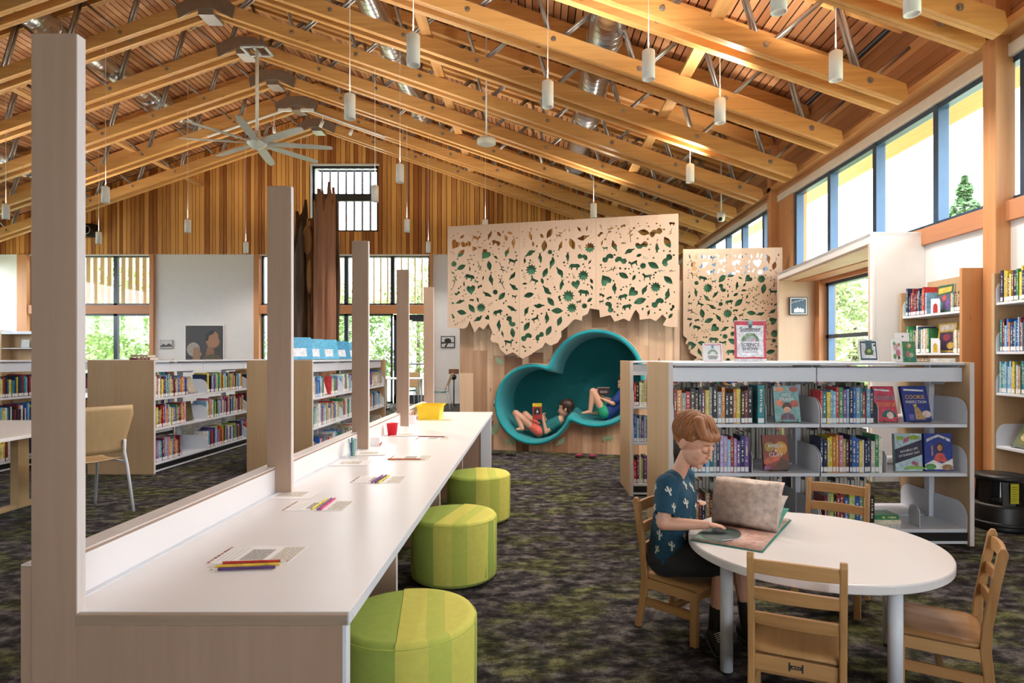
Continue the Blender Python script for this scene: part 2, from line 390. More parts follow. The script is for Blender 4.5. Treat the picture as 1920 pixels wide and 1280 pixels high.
for a, b in ((36,55),(283,291),(478,488),(806,812)): trim(M['fir'], bx(a), bx(b), YB-.08, YB+.12, 0, ZP)
trim(M['fir_x'], bx(55), bx(283), YB-.06, YB+.15, ZT0, ZT1); trim(M['fir_x'], bx(488), bx(806), YB-.06, YB+.15, ZT0, ZT1)
trim(M['white'], gw[0]-.04, gw[0], YB-.03, YB+.14, gw[2], gw[3]); trim(M['white'], gw[0]-.04, gw[1]+.03, YB-.03, YB+.14, gw[3], gw[3]+.05)
trim(M['white'], XL, XW, YB-.02, YB+.1, ZP-.02, ZP+.012)
# louvre fins outside the high windows
k = 0
M['fin_d'] = mat('grey_fin', (.13,.13,.15), .5)
def louvre(x0, x1, z0, z1, n, wx, wy, label, ang=0, m=None):
    t = thing('louver_screen', label, 'louver', ((x0+x1)/2, YB+.45, z0))
    for i in range(n):
        xx = x0+(i+.5)*(x1-x0)/n-(x0+x1)/2
        o = box('fin', m or M['fin'], t, -wx/2, wx/2, -wy/2, wy/2, 0, z1-z0); o.location = (xx, 0, 0); o.rotation_euler[2] = ang
    box('fin_rail', M['alu'], t, -(x1-x0)/2, (x1-x0)/2, wy/2, wy/2+.04, z1-z0, z1-z0+.06)
    box('fin_rail', M['alu'], t, -(x1-x0)/2, (x1-x0)/2, wy/2, wy/2+.04, -.06, 0)
    for q in (-1,1): box('bracket', M['alu'], t, q*(x1-x0)/2-.03, q*(x1-x0)/2+.03, -.32, wy/2+.04, z1-z0, z1-z0+.06)
louvre(bx(55), bx(285), ZT1, ZP, 17, .11, .05, 'sunlit wide wooden louver fins outside the window behind the near fin board')
louvre(bx(489), bx(806), ZT1, ZP, 24, .03, .14, 'thin vertical louver fins outside the windows above the glazed door')
louvre(gw[0], gw[1], gw[2], gw[3], 8, .045, .12, 'vertical louver fins outside the high gable window', .35, M['fin_d'])
# ---- unseen rear wall behind the camera; opening added and sized for frontal daylight fill
for x0, x1, z0, z1 in ((XL,XW,0,.9),(XL,XW,2.4,zdeck(XW)),(XL,.6,.9,2.4),(3.2,XW,.9,2.4)): props(box('wall_rear', M['white'], None, x0, x1, -3.2, -3, z0, z1), kind='structure')
props(MB().prism([(XL,zdeck(XW)),(XW,zdeck(XW)),(XR,zdeck(XR)+.1)], lambda p,q:(p,-3.2,q), lambda p,q:(p,-3,q)).build('wall_rear_gable', M['white']), kind='structure')
# ---- unseen left wall; window row assumed by symmetry, added to light this side
props(box('wall_left', M['white'], None, XL-.2, XL, -3.2, YB+.2, 0, 1.9), kind='structure'); props(box('wall_left_band', M['plank'], None, XL-.2, XL, -3.2, YB+.2, 3.57, zdeck(XL)+.1), kind='structure')
e = bpy.data.objects.new('window_9', None); COL.objects.link(e); e.location = (XL-.1, -3, 1.9); props(e, kind='structure')
for k in range(16):
    box('mullion', M['alu_b'], e, -.05, .06, k*1.25, k*1.25+.07, 0, 1.67); 
    if k < 15: box('pane', M['glass'], e, 0, .006, k*1.25+.07, k*1.25+1.25, .0, 1.67)
# ---- right wall with clerestory
ZS0, ZS1, ZW = 2.27, 2.43, 3.57
def rw(name, y0, y1, z0, z1, m=None, x0=XW, x1=XW+.2):
    o = box(name, m or M['white'], None, x0, x1, y0, y1, z0, z1); props(o, kind='structure'); return o
rw('wall_right', -3.2, 5.89, 0, ZS0); rw('wall_right', 8.84, YB, 0, ZS0)
band = rw('wall_right_band', -3.2, YB, ZW+.1, zdeck(XW)+.1, M['dark_gap'], XW+.02, XW+.2)
zz = ZW+.11
while zz < zdeck(XW)-.02:
    z1 = min(zz+.13, zdeck(XW)); ya = 1.5+random.random()*2
    ys = [1.5]
    while ys[-1] < YB: ys.append(min(YB, ys[-1]+random.uniform(2.6,4.4)))
    for a, b in zip(ys, ys[1:]): box('plank', M['plank'], band, XW-.002, XW+.024, a, b-.003, zz, z1-.004)
    zz += .13
M['fir_y'] = wood('fir_sill', (.42,.17,.085), (.56,.26,.13), 'y', .42, 30, .1)
M['cream'] = mat('cream_trim', (.78,.70,.58), .5)
trim(M['fir_y'], XW-.04, XW+.16, -3, YB, ZS0, ZS1); trim(M['cream'], XW-.02, XW+.2, -3, YB, ZW, ZW+.10)
trim(M['beam_y'], XW-.12, XW+.0, 1.5, YB, ZW+.17, ZW+.24)
def cler(name, ys):
    e = bpy.data.objects.new(name, None); COL.objects.link(e); e.location = (XW+.06, ys[0], ZS1); props(e, kind='structure')
    y0 = ys[0]; hh = ZW-ZS1
    for y in ys: box('mullion', M['alu_b'], e, -.05, .06, y-y0-.035, y-y0+.035, 0, hh, bevel=.006)
    L = ys[-1]-y0
    for z0, z1 in ((0,.04),(hh-.05,hh)): box('frame_rail', M['alu_b'], e, -.04, .05, 0, L, z0, z1)
    for a, b in zip(ys, ys[1:]): box('pane', M['glass'], e, .0, .006, a-y0+.03, b-y0-.03, .03, hh-.04)
cler('window_6', [-2.9,-1.85,-.6,.65,1.68,2.7,3.71,4.73,5.76,6.79,7.83,8.82]); cler('window_7', [9.62,10.05,11.06,11.97,13.0,14.0,15.0])
rw('wall_right_infill', 8.87, 9.4, ZS1, ZW, M['fir_col'])
rw('wall_right_infill', 15.03, YB, ZS1, ZW, M['fir_col'])
ev = MB(); xe = 5.25
ev.add([(XW+.2,-3,zdeck(XW+.2)-.02),(xe,-3,zdeck(xe)-.02),(xe,YB,zdeck(xe)-.02),(XW+.2,YB,zdeck(XW+.2)-.02)]+[(XW+.2,-3,zdeck(XW+.2)+.15),(xe,-3,zdeck(xe)+.15),(xe,YB,zdeck(xe)+.15),(XW+.2,YB,zdeck(XW+.2)+.15)],
       [(0,1,2,3),(4,5,6,7),(0,1,5,4),(1,2,6,5),(2,3,7,6),(3,0,4,7)])
props(ev.build('eave_soffit', M['beam_y']), kind='structure')
for i, y0 in enumerate((4.82, 9.38, 13.95)):
    t = thing('timber_column', ['large knotty fir column beside the tall bookcase at right edge','fir column between the two clerestory windows above the bay','fir column at the far end of the clerestory'][i], 'column', (3.74, y0+.09, 0), group='fir columns along the window wall')
    box('column_post', M['fir_col'], t, -.08, .08, -.07, .07, 0, 4.45, bevel=.006); box('connector_plate', M['steel'], t, -.084, -.08, -.06, .06, 4.25, 4.4)
    for q in range(4): MB().cyl((-.09,-.03+.06*(q%2),4.28+.08*(q//2)),(-.08,-.03+.06*(q%2),4.28+.08*(q//2)),.014,n=8).build('bolt', M['steel'], t)
# ---- bay window box
A = Vector((3.27,5.89)); B = Vector((3.52,8.79)); dAB = (B-A).normalized()
bay = thing('bay_window_box', 'white framed window seat bay with pale wood lining by the clerestory', 'window bay', (3.5, 7.3, 0))
o0 = Vector((3.5,7.3))
def slab(name, m, a, b, thick, z0, z1):
    a = a-o0; b = b-o0; n = Vector((-(b-a).y,(b-a).x)).normalized()*thick
    MB().prism([tuple(a),tuple(b),tuple(b+n),tuple(a+n)], lambda p,q: (p,q,z0), lambda p,q: (p,q,z1)).build(name, m, bay, bevel=.003)
slab('front_frame_top', M['white'], A, B, -.03, 2.30, 2.40)
slab('front_frame_jamb', M['white'], A, A+dAB*.09, -.03, 0, 2.30); slab('front_frame_jamb', M['white'], B-dAB*.03, B, -.03, 0, 2.30)
slab('front_frame_base', M['white'], A, B, -.03, 0, .42)
slab('side_panel', M['white'], A, Vector((XW,5.89)), .04, 0, 2.40)
slab('inner_side', M['birch'], B-Vector((0,.04)), Vector((4.25,8.75)), .02, 0, 2.30)
slab('inner_side', M['birch'], A+Vector((.0,.05)), Vector((4.25,5.94)), .02, 0, 2.30)
MB().prism([tuple(A-o0+Vector((.03,.03))),(4.25-3.5,5.93-7.3),(4.25-3.5,8.78-7.3),tuple(B-o0+Vector((.03,-.03)))], lambda p,q:(p,q,2.28), lambda p,q:(p,q,2.30)).build('soffit', M['birch'], bay)
MB().prism([tuple(A-o0),(XW-3.5,5.89-7.3),(XW-3.5,8.79-7.3),tuple(B-o0)], lambda p,q:(p,q,2.36), lambda p,q:(p,q,2.395)).build('top_cap', M['white'], bay)
MB().prism([tuple(A-o0+Vector((.03,.03))),(4.25-3.5,5.93-7.3),(4.25-3.5,8.78-7.3),tuple(B-o0+Vector((.03,-.03)))], lambda p,q:(p,q,.42), lambda p,q:(p,q,.46)).build('bench_seat', M['birch'], bay)
for yy in (8.2, 7.1): MB().lathe([(.045,2.272),(.05,2.278),(.05,2.28)], c=(.35,yy-7.3)).build('downlight', M['lampglow'], bay)
e = bpy.data.objects.new('window_8', None); COL.objects.link(e); e.location = (4.15, 5.95, .46); props(e, kind='structure')
L = 8.74-5.95
for y0, y1 in ((0,.1),(L-.14,L)): box('casing', M['fir'], e, -.12, .12, y0, y1, 0, 1.82)
box('casing', M['fir_y'], e, -.1, .12, 0, L, 1.77, 1.82)
for y in (.14, 1.35, L-.2): box('mullion', M['alu_b'], e, -.03, .06, y-.03, y+.03, 0, 1.77)
for z in (.02, 1.0, 1.73): box('frame_rail', M['alu_b'], e, -.03, .06, .1, L-.14, z, z+.05)
box('pane', M['glass'], e, .01, .016, .1, L-.14, .03, 1.75)
rw('wall_right_bay_back', 5.7, 9.0, 0, .46, None, 4.2, 4.3); 
pic = thing('framed_print', 'small framed blue white print hung inside the window bay', 'picture', P(1496,574,8.73), 0)
hw = .127
box('frame', M['black'], pic, -hw, hw, -.02, 0, -hw, hw); box('mat_board', M['paper'], pic, -hw+.012, hw-.012, -.024, -.02, -hw+.012, hw-.012)
pp = box('print', M['flat'], pic, -hw+.022, hw-.022, -.026, -.024, -hw+.022, hw-.022); pp.color = (.03,.08,.14,1)
for i, (px, pz, s) in enumerate(((-.05,-.06,.03),(-.015,-.05,.038),(.025,-.055,.034),(.06,-.06,.03))):
    MB().prism([(px-s*.5,pz-s),(px+s*.5,pz-s),(px+s*.5,pz+s*.4),(px,pz+s),(px-s*.5,pz+s*.4)], lambda a,b:(a,-.0275,b), lambda a,b:(a,-.026,b)).build('print_shape', M['paper'], pic)
for i in range(4):
    MB().tube([(-.1+.05*i+.02*q, -.0268, .04+.02*q-.004*q*q+.012*i) for q in range(4)], .003, 5).build('print_line', M['paper'], pic)
# ================================================================ ROOF TRUSSES
tr0 = thing('roof_truss', 'x', 'truss', (XR, 0, 0), group='timber and steel roof trusses')
def chord(name, sgn, dz, y0, x_end, hgt=.19, xs=0.12):
    x0 = sgn*xs; x1 = sgn*x_end; z = lambda x: 6.692-.345*abs(x)+dz
    for k in (0,1):
        ya = y0+k*.046; cut = .05
        MB().add([(x0,ya,z(x0)-hgt/2),(x1-sgn*cut,ya,z(x1)-hgt/2+.345*cut),(x1,ya,z(x1)-hgt*.1),(x1-sgn*.02,ya,z(x1)+hgt/2),(x0,ya,z(x0)+hgt/2)]+
                 [(x0,ya+.042,z(x0)-hgt/2),(x1-sgn*cut,ya+.042,z(x1)-hgt/2+.345*cut),(x1,ya+.042,z(x1)-hgt*.1),(x1-sgn*.02,ya+.042,z(x1)+hgt/2),(x0,ya+.042,z(x0)+hgt/2)],
                 [(4,3,2,1,0),(5,6,7,8,9)]+[(i,(i+1)%5,5+(i+1)%5,5+i) for i in range(5)]).build(name, M['beam'], tr0)
for sgn in (1,-1):
    for y0 in (-.155, .065):
        chord('bottom_chord', sgn, 0, y0, 8.64); chord('top_chord', sgn, DD, y0, 8.8, .17, 0)
    for i in range(9):
        xb = .34+i*.992+(.0); zb = 6.692-.345*xb
        if xb > 8.5: break
        xt = xb+.72; zt = 6.692-.345*xt+DD
        pr = xb-.992+.72
        for yy in (-.034, .034):
            if xt < 8.75: MB().cyl((sgn*xb,yy,zb),(sgn*xt,yy,zt),.021,n=8).build('web_tube', M['steel'], tr0, True)
            else:
                f = (8.72-xb)/(xt-xb); MB().cyl((sgn*xb,yy,zb),(sgn*8.72,yy,zb+(zt-zb)*f),.021,n=8).build('web_tube', M['steel'], tr0, True)
            MB().cyl((sgn*xb,yy,zb),(sgn*max(pr,.05),yy,6.692-.345*max(pr,.05)+DD),.021,n=8).build('web_tube', M['steel'], tr0, True)
    for i in range(9):
        xb = .34+i*.992
        MB().lathe([(0,-.172),(.018,-.172),(.018,-.16),(.031,-.16),(.031,.16),(.018,.16),(.018,.172),(0,.172)],10).xf(Matrix.Translation((sgn*xb,0,6.692-.345*xb))@Matrix.Rotation(math.pi/2,4,'X')).build('bolt', M['steel'], tr0)
pl = [(-.42,-.26),(-.12,-.1),(.12,-.1),(.42,-.26),(.46,-.06),(.2,.1),(-.2,.1),(-.46,-.06)]
for yy in (-.175, .16): MB().prism(pl, lambda a,b: (a,yy,6.692+b), lambda a,b: (a,yy+.015,6.692+b)).build('ridge_plate', M['steel'], tr0)
box('ridge_block', M['steel'], tr0, -.12, .12, -.16, .16, 6.5, 6.66)
ordn = ['first','second','third','fourth','fifth','sixth','seventh','eighth','ninth','tenth','eleventh','twelfth','thirteenth','fourteenth','fifteenth',
 'sixteenth','seventeenth','eighteenth','nineteenth','twentieth','twenty-first','twenty-second','twenty-third','twenty-fourth','twenty-fifth','twenty-sixth','twenty-seventh','twenty-eighth','twenty-ninth','thirtieth']
ty = [14.54-1.22*i for i in range(10)]
for i, y in enumerate(ty):
    t = tr0 if i == 0 else copy_tree(tr0); t.location = (XR, y, 0)
    t['label'] = 'wooden roof truss with steel webs, %s counted from the slatted back wall' % ordn[i]
for xx, lb, dz in ((-1.42,'wooden lateral brace between ridge and right duct',.12),(1.775,'wooden lateral brace right of the large duct',.12),(-8.53,'wooden lateral brace on the left roof slope',.12)):
    for a, b in zip(ty, ty[1:]): pass
    t = thing('lateral_brace', lb, 'brace', (xx, 9, zbolt(xx)+dz))
    box('brace_board', M['beam_y'], t, -.07, .07, 3.56-9, YB-9-.02, -.02, .02); 
# ---- spiral ducts
def duct(x, zrel, r, y0, y1, label):
    t = thing('spiral_duct', label, 'duct', (x, y0, H+zrel))
    pr = []; n = int((y1-y0)/.12)
    for i in range(n+1):
        yy = i*(y1-y0)/n; pr += [(r,yy-.012),(r,yy-.008),(r+.004,yy),(r,yy+.008),(r,yy+.012)]
    mb = MB().lathe(pr, 24); mb.xf(Matrix.Rotation(-math.pi/2,4,'X')); mb.build('duct_pipe', M['duct'], t, True)
    yy = .61
    while yy < y1-y0:
        MB().lathe([(r,yy-.02),(r+.014,yy-.016),(r+.014,yy+.016),(r,yy+.02)],24).xf(Matrix.Rotation(-math.pi/2,4,'X')).build('duct_collar', M['duct'], t, True); yy += 2.44
    return t
duct(.89, 3.90, .215, 2, 13.4, 'large silver spiral duct on the right roof slope')
duct(-2.26, 4.99, .19, 2, 12.6, 'silver spiral duct just right of the ridge')
duct(-7.46, 5.10, .19, 4, 13.6, 'silver spiral duct on the left roof slope')
duct(-10.65, 4.0, .19, 5, 13.2, 'lower silver spiral duct at the far left edge')
# ---- pendant lamps
PD = [(775,94),(656,200),(1027,177),(1216,122),(1350,208),(1567,124),(1460,-10),(1710,-6),(1294,325),(750,325),(703,363),(763,423),(198,365),(11,397),(352,424),(185,446),(461,464),(803,463),(1113,395),(910,424)]
where = ['large one nearest the top centre','left of centre above the teal nook','above the middle of the perforated panel','right of the large duct','between the duct and the clerestory','in front of the clerestory windows',
 'cut by the top edge right of the duct','cut by the top edge near the window wall','small one above the right end of the perforated panel','right of the gable window','overlapping the gable window','below and right of the gable window',
 'just right of the near fin board','at the far left picture edge','left of centre on the slatted wall','low beside the near fin board','low between white panel and second fin board','low beside the perforated panel edge','half hidden behind the perforated panel right part','half hidden behind the perforated panel left part']
pm = None
for i, (px, py) in enumerate(PD):
    d = F*2.55/(669-py); c = P(px, py, d); zc = (zbolt(c.x)-.06 if i in (3,6,10,11,18) else zdeck(c.x))-c.z
    t = thing('pendant_lamp', 'white cylinder pendant lamp, '+where[i], 'lamp', c, group='white cylinder pendant lamps')
    if pm is None:
        s1 = MB().lathe([(.0,.124),(.05,.124),(.056,.118),(.056,-.125),(.05,-.125),(.045,-.105),(0,-.105)],24).mesh('lamp_shade'); s1.materials.append(M['fix'])
        s2 = MB().lathe([(.0,-.1),(.04,-.1),(.044,-.104),(0,-.104)],20).mesh('bulb'); s2.materials.append(M['lampglow'])
        pm = (s1, s2); ld = bpy.data.lights.new('pendant_light','SPOT'); ld.energy = PEND_W; ld.spot_size = 2.5; ld.spot_blend = .6; ld.color = (1,.93,.84); ld.shadow_soft_size = .05
    link('lamp_shade', pm[0], None, t, True); link('bulb', pm[1], None, t)
    MB().cyl((0,0,.12),(0,0,zc),.0035,n=6).build('cord', M['fix'], t); MB().cyl((0,0,.12),(0,0,.15),.012,n=8).build('cord_grip', M['fix'], t)
    lo = bpy.data.objects.new('lamp_light', ld); COL.objects.link(lo); lo.parent = t; lo.location = (0,0,-.14)
    if i == 0:
        lu = bpy.data.lights.new('added_roof_fill','SPOT'); lu.energy = ROOF_FILL; lu.spot_size = 2.6; lu.spot_blend = .8; lu.color = (1,.90,.77); lu.shadow_soft_size = .05
    lo = bpy.data.objects.new('added_roof_fill_spot', lu); COL.objects.link(lo); lo.parent = t; lo.location = (0,0,.16); lo.rotation_euler = (math.pi,0,0)  # added fill spot aimed upward to brighten the roof timbers
# ---- ceiling fan
fy = ty[3]; fc = P(482, 268, fy-.35)
fan = thing('ceiling_fan', 'white ceiling fan hanging on a rod from the ridge', 'fan', fc)
ztop = 6.45-fc.z
MB().cyl((0,0,.05),(0,0,ztop),.028,n=12).build('down_rod', M['fix'], fan, True)
MB().lathe([(0,-.1),(.07,-.1),(.11,-.07),(.16,-.02),(.17,.03),(.13,.08),(.06,.12),(.05,.2),(0,.2)],28).build('motor_hub', M['fix'], fan, True)
pf = MB()
for a, b in (((-.2,-.16),(.2,-.16)),((-.2,.16),(.2,.16)),((-.2,-.16),(-.2,.16)),((.2,-.16),(.2,.16)),((0,-.16),(0,.16))): pf.bar((a[0],a[1],ztop),(b[0],b[1],ztop),.05,.03)
pf.build('mount_frame', mat('grey_steel',(.45,.46,.47),.4,.6), fan)
bl = MB(); secs = [(.14,.05),(.5,.085),(1.0,.075),(1.2,.05),(1.24,.02)]
for i, (r, h) in enumerate(secs): bl.v += [(r,-h,.012),(r,h,-.012),(r,h,-.02),(r,-h,.004)]
for i in range(len(secs)-1):
    for q in range(4): bl.f.append((i*4+q,i*4+(q+1)%4,i*4+4+(q+1)%4,i*4+4+q))
bl.f += [(3,2,1,0),(16,17,18,19)]
bme = bl.mesh('blade'); bme.materials.append(mat('fan_blade_grey',(.55,.53,.52),.4))
for i in range(8):
    o = link('blade', bme, None, fan); o.rotation_euler = (0,0,i*math.pi/4+.2)
# ---- small ceiling devices
def small(name, label, cat, loc, parts):
    t = thing(name, label, cat, loc)
    for nm, mb, m in parts: mb.build(nm, m, t, True)
    return t
p = P(912,266,9.2); small('ceiling_sensor','round white sensor disc hanging under the trusses','sensor',p,[('disc',MB().lathe([(0,-.05),(.1,-.05),(.14,-.03),(.14,.04),(0,.04)],24),M['fix']),('stem',MB().cyl((0,0,.03),(0,0,zdeck(p.x)-p.z),.012,n=8),M['fix'])])
p = P(1350,412,10.6); p.x += .02; small('security_camera','white dome security camera under the eave near the far windows','camera',p,[('body',MB().lathe([(0,-.02),(.05,-.02),(.07,.04),(.07,.12),(0,.12)],20),M['fix']),('lens',MB().ball((-.03,-.05,.0),.035),M['black']),('arm',MB().cyl((0,0,.1),(.0,0,zdeck(p.x)-p.z),.012,n=8),M['fix'])])
p = P(166,432,YB-.16); small('loudspeaker','black loudspeaker on the slatted wall behind the near fin board','speaker',p,[('cabinet',MB().box(-.15,.15,-.1,.14,-.16,.16),M['black']),('cone',MB().lathe([(.09,.0),(.12,.01),(.12,.0)],20).xf(Matrix.Translation((0,-.102,0))@Matrix.Rotation(math.pi/2,4,'X')),M['steel'])])
for i, (px, py, yy, sx) in enumerate(((514,243,ty[1]-.17,1),(605,232,ty[1]-.17,-1),(660,247,ty[1]-.17,-1))):
    p = P(px,py,yy); small('track_spotlight','small white track spotlight, %s from the left under the ridge' % ordn[i],'spotlight',p,[('can',MB().cyl((0,0,.05),(.03*sx,-.05,-.08),.035,n=12),M['fix']),('stem',MB().cyl((0,0,.04),(0,.0,zbolt(p.x)-.145-p.z),.01,n=8),M['fix'])])
for i, s in enumerate((-1,1)):
    t = thing('light_track', ['white light track along the left chord under the ridge','white light track along the right chord under the ridge'][i], 'light track', (XR, ty[1]-.17, 0))
    MB().bar((s*.15,0,zbolt(XR+.15)-.12),(s*1.9,0,zbolt(XR+1.9)-.12),.035,.03).build('track_rail', M['fix'], t); box('feed_box', M['fix'], t, s*.1-.0 if s>0 else -.38, .38 if s>0 else -.1, -.03,.03, zbolt(XR+.2)-.16, zbolt(XR+.2)-.11)
# ================================================================ COUNTER DESK WITH FIN BOARDS
HD = .617; FY = [1.395, 2.638, 3.884, 5.163, 6.46]
XF0, XF1 = -1.139, -1.036; XD = -.418; XBK = -1.105; YE = 6.52
desk = thing('counter_desk', 'long white topped counter with pale wood fins rising along its back', 'desk', (-.78, FY[0], 0))
ox, oy = -.78, FY[0]
def dbox(nm, m, x0,x1,y0,y1,z0,z1, bevel=.0015): return box(nm, m, desk, x0-ox,x1-ox,y0-oy,y1-oy,z0,z1,bevel)
dbox('desktop_edge', M['ply_x'], XF1, XD, FY[0]-.004, FY[0]+.012, HD-.026, HD-.002)
dbox('desktop', M['lam'], XBK, XD, FY[0]+.012, YE, HD-.026, HD)
dbox('edge_strip', M['metal_w'], XD, XD+.003, FY[0], YE, HD-.026, HD-.001, 0)
dbox('end_panel', M['maple'], XF1+.0005, XD-.012, FY[0], FY[0]+.03, 0, HD-.027); dbox('end_panel_edge', M['metal_w'], XD-.012, XD-.004, FY[0]-.001, FY[0]+.03, 0, HD-.027, 0)
dbox('back_panel', M['maple'], -1.167, XBK-.006, FY[0]+.005, YE, 0, .722); bs = dbox('back_splash', M['lam'], XBK-.006, XBK, FY[0]+.03, YE, HD, .714)
dbox('splash_cap', M['ply'], -1.167, XBK+.001, FY[0]+.005, YE, .722, .727)
dbox('cable_strip', M['metal_w'], XBK+.001, XBK+.02, FY[0]+.03, YE, HD, HD+.0025, 0)
for i, y in enumerate(FY):
    fb = dbox('fin_board', M['maple'], XF0, XF1, y, y+.028, 0 if i == 0 else HD+.001, 1.936); dbox('fin_board_edge', M['ply'], XF1, XF1+.0015, y+.001, y+.027, HD, 1.935, 0).parent = fb
    if 0 < i < 4: dbox('divider_panel', M['maple'], XBK, -.585, y, y+.03, 0, HD-.027); 
    if 0 < i < 4: dbox('divider_edge', M['ply'], -.585, -.583, y, y+.03, 0, HD-.028, 0)
dbox('end_panel', M['maple'], XBK, XD-.12, FY[4], FY[4]+.03, 0, HD-.027); dbox('end_leg', M['metal_w'], XD-.12, XD-.01, FY[4]-.01, FY[4]+.04, 0, HD-.027)
bu = MB().ball((XD-ox-.004,.004,HD-.014),(.017,.017,.016)).build('corner_bumper', M['clear'], desk, True)
# ---- poufs
M['gA'] = mat('green_felt_pouf', (.36,.46,.085), .85, var=.06, scale=40, bump=.25, bscale=600); M['gB'] = mat('yellow_green_felt', (.66,.62,.12), .85, var=.05, scale=40, bump=.25, bscale=600); M['gC'] = mat('lime_felt', (.52,.56,.10), .85, var=.05, scale=40, bump=.25, bscale=600)
Rp, hp = .2325, .343
def pouf_wedge(r0, r1, c0, c1, prof):      # vertical felt bands: x between c0 and c1 (fractions of the radius)
    pass
for i, (x, y, lb) in enumerate(((-.417,2.05,'nearest green striped felt pouf under the counter'),(-.425,3.36,'middle green striped felt pouf at the counter'),(-.392,4.54,'farthest green striped felt pouf at the counter'))):
    t = thing('felt_pouf', lb, 'pouf', (x,y,0), [.15,-.25,.1][i], 'felt poufs along the counter')
    MB().lathe([(0,.008),(Rp-.02,.008),(Rp-.004,.02),(Rp,.04),(Rp,hp-.03),(Rp-.004,hp-.012),(Rp-.015,hp-.002),(Rp-.03,hp),(0,hp)],48).build('pouf_body', M['gA'], t, True)
    for (a0, a1, m) in ((-.1,.32,'gB'),(.32,.62,'gC'),(.62,1.0,'gB')):
        # raised felt stripe: crosses the top and runs down the front and back
        xs = [a0+(a1-a0)*q/6 for q in range(7)]; mb = MB(); e = .0012; a1_ = 0
        rows = []
        for q in xs:
            X = q*Rp; Yh = math.sqrt(max(0,Rp*Rp-X*X)); n = [(-1,0,.03)]
            row = []
            for s in (-1,1):
                pts = [(.999,.03),(1.004,hp-.03),(.99,hp-.010),(.955,hp+.0004),(.87,hp+.0012)]
                if s > 0: pts = pts[::-1]
                for f, z in pts:
                    k = f*1.0015; row.append((X*k, s*Yh*k, z+.0004))
            rows.append(row)
        for r in rows: mb.v += r
        n = len(rows[0])
        for r in range(len(rows)-1):
            for q in range(n-1): mb.f.append((r*n+q, (r+1)*n+q, (r+1)*n+q+1, r*n+q+1))
        mb.build('felt_stripe', M[m], t, True)
    sm = MB().tube([((Rp-.001)*math.cos(a*math.pi/24),(Rp-.001)*math.sin(a*math.pi/24),hp-.014) for a in range(49)],.0022,5).build('seam_piping', M['gC'], t, True)
# ---- things on the counter
def on_desk(x, y): return on_z(x, y, HD)
def sheet(cx, cy, ang, label, w_=.235, h_=.16, group='activity sheets on the counter', lift=0):
    t = thing('activity_sheet', label, 'paper', (cx,cy,HD+.0006+lift), ang, group)
    box('paper_sheet', M['paper'], t, -w_/2,w_/2,-h_/2,h_/2,0,.0006)
    for q in range(8):
        o = box('border_block', M['flat'], t, -w_*.49,-w_*.455,-h_*.47+q*h_*.118,-h_*.47+q*h_*.118+h_*.09,.0006,.0009); o.color = [(.35,.05,.04,1),(.4,.22,.12,1),(.12,.04,.04,1)][q%3]
    box('printed_grid', M['ink_g'], t, -w_*.15,w_*.14,-h_*.3,h_*.3,.0006,.0009)
    box('line_drawing', M['ink_c'], t, w_*.22,w_*.48,-h_*.42,h_*.44,.0006,.0009)
    for q in range(4): box('text_line', M['ink_g'], t, -w_*.40+q*w_*.055,-w_*.395+q*w_*.055,-h_*.35,h_*(.1+.1*q),.0006,.0009)
    return t
for i, (x, y, lb) in enumerate(((485,1040,'printed activity sheet nearest on the counter with long pencils'),(598,948,'activity sheet with yellow and pink pencils on the counter'),(710,899,'activity sheet with purple and yellow pencils on the counter'),(770,858,'activity sheet under the orange pencil on the counter'),(812,822,'farthest activity sheet under the dark pencil on the counter'))):
    p = on_desk(x,y); sheet(p.x,p.y,0,lb, .235,.16)
for i, (x, y, lb) in enumerate(((545,927,'loose sheet at the foot of second fin board'),(655,868,'loose drawing sheet in front of the blue cup'),(690,850,'loose drawing sheet beside the blue cup'),(760,815,'loose drawing sheet by the fourth fin board'))):
    p = on_desk(x,y); t = thing('drawing_sheet', lb, 'paper', (p.x,p.y,HD+.0006+.0007*i), .05*i, 'loose sheets on the counter')
    box('paper_sheet', M['paper'], t, -.11,.11,-.085,.085,0,.0006); box('line_drawing', M['ink_c'], t, -.05,.06,-.04,.05,.0006,.0009)
def pencil(p0, p1, c, label, lift=0):
    p0 = Vector(p0); p1 = Vector(p1); L = (p1-p0).length; r = .0042
    t = thing('pencil', label, 'pencil', (p0.x,p0.y,HD+.0012+r*.92+lift), math.atan2(p1.y-p0.y,p1.x-p0.x), 'coloured pencils on the counter')
    b = MB().cyl((0,0,0),(L*.88,0,0),r,n=6).build('barrel', M['flat'], t); b.color = (*c,1)
    MB().cyl((L*.88,0,0),(L*.97,0,0),r*.95,r*.35,n=6).build('sharpened_wood', M['page'], t)
    tp = MB().cyl((L*.97,0,0),(L,0,0),r*.35,.0003,n=6).build('lead', M['flat'], t); tp.color = (*c,1)
C = dict(red=(.55,.05,.03), yellow=(.78,.50,.05), purple=(.10,.04,.16), pink=(.68,.06,.20), gold=(.75,.62,.06), violet=(.22,.06,.30), orange=(.62,.16,.05), dark=(.25,.06,.05), tan=(.75,.55,.15))
def pen_px(a, b, col, label, lift=0): pencil(on_desk(*a), on_desk(*b), C[col], label, lift)
pen_px((418,1058),(541,1054),'red','red pencil nearest the printed grid on the first sheet')
pen_px((524,1060),(388,1066),'yellow','yellow pencil between the red and dark pencils'); pen_px((516,1066),(394,1071),'purple','dark purple pencil closest to the counter front end')
pen_px((585,956),(617,935),'gold','yellow pencil on the second activity sheet'); pen_px((596,957),(625,934),'violet','purple pencil between yellow and pink on second sheet'); pen_px((601,957),(631,934),'pink','pink pencil on the second activity sheet')
pen_px((697,906),(720,891),'violet','purple pencil on the third activity sheet'); pen_px((704,906),(727,891),'purple','dark pencil in the middle of the third sheet'); pen_px((710,906),(732,891),'gold','yellow pencil on the third activity sheet')
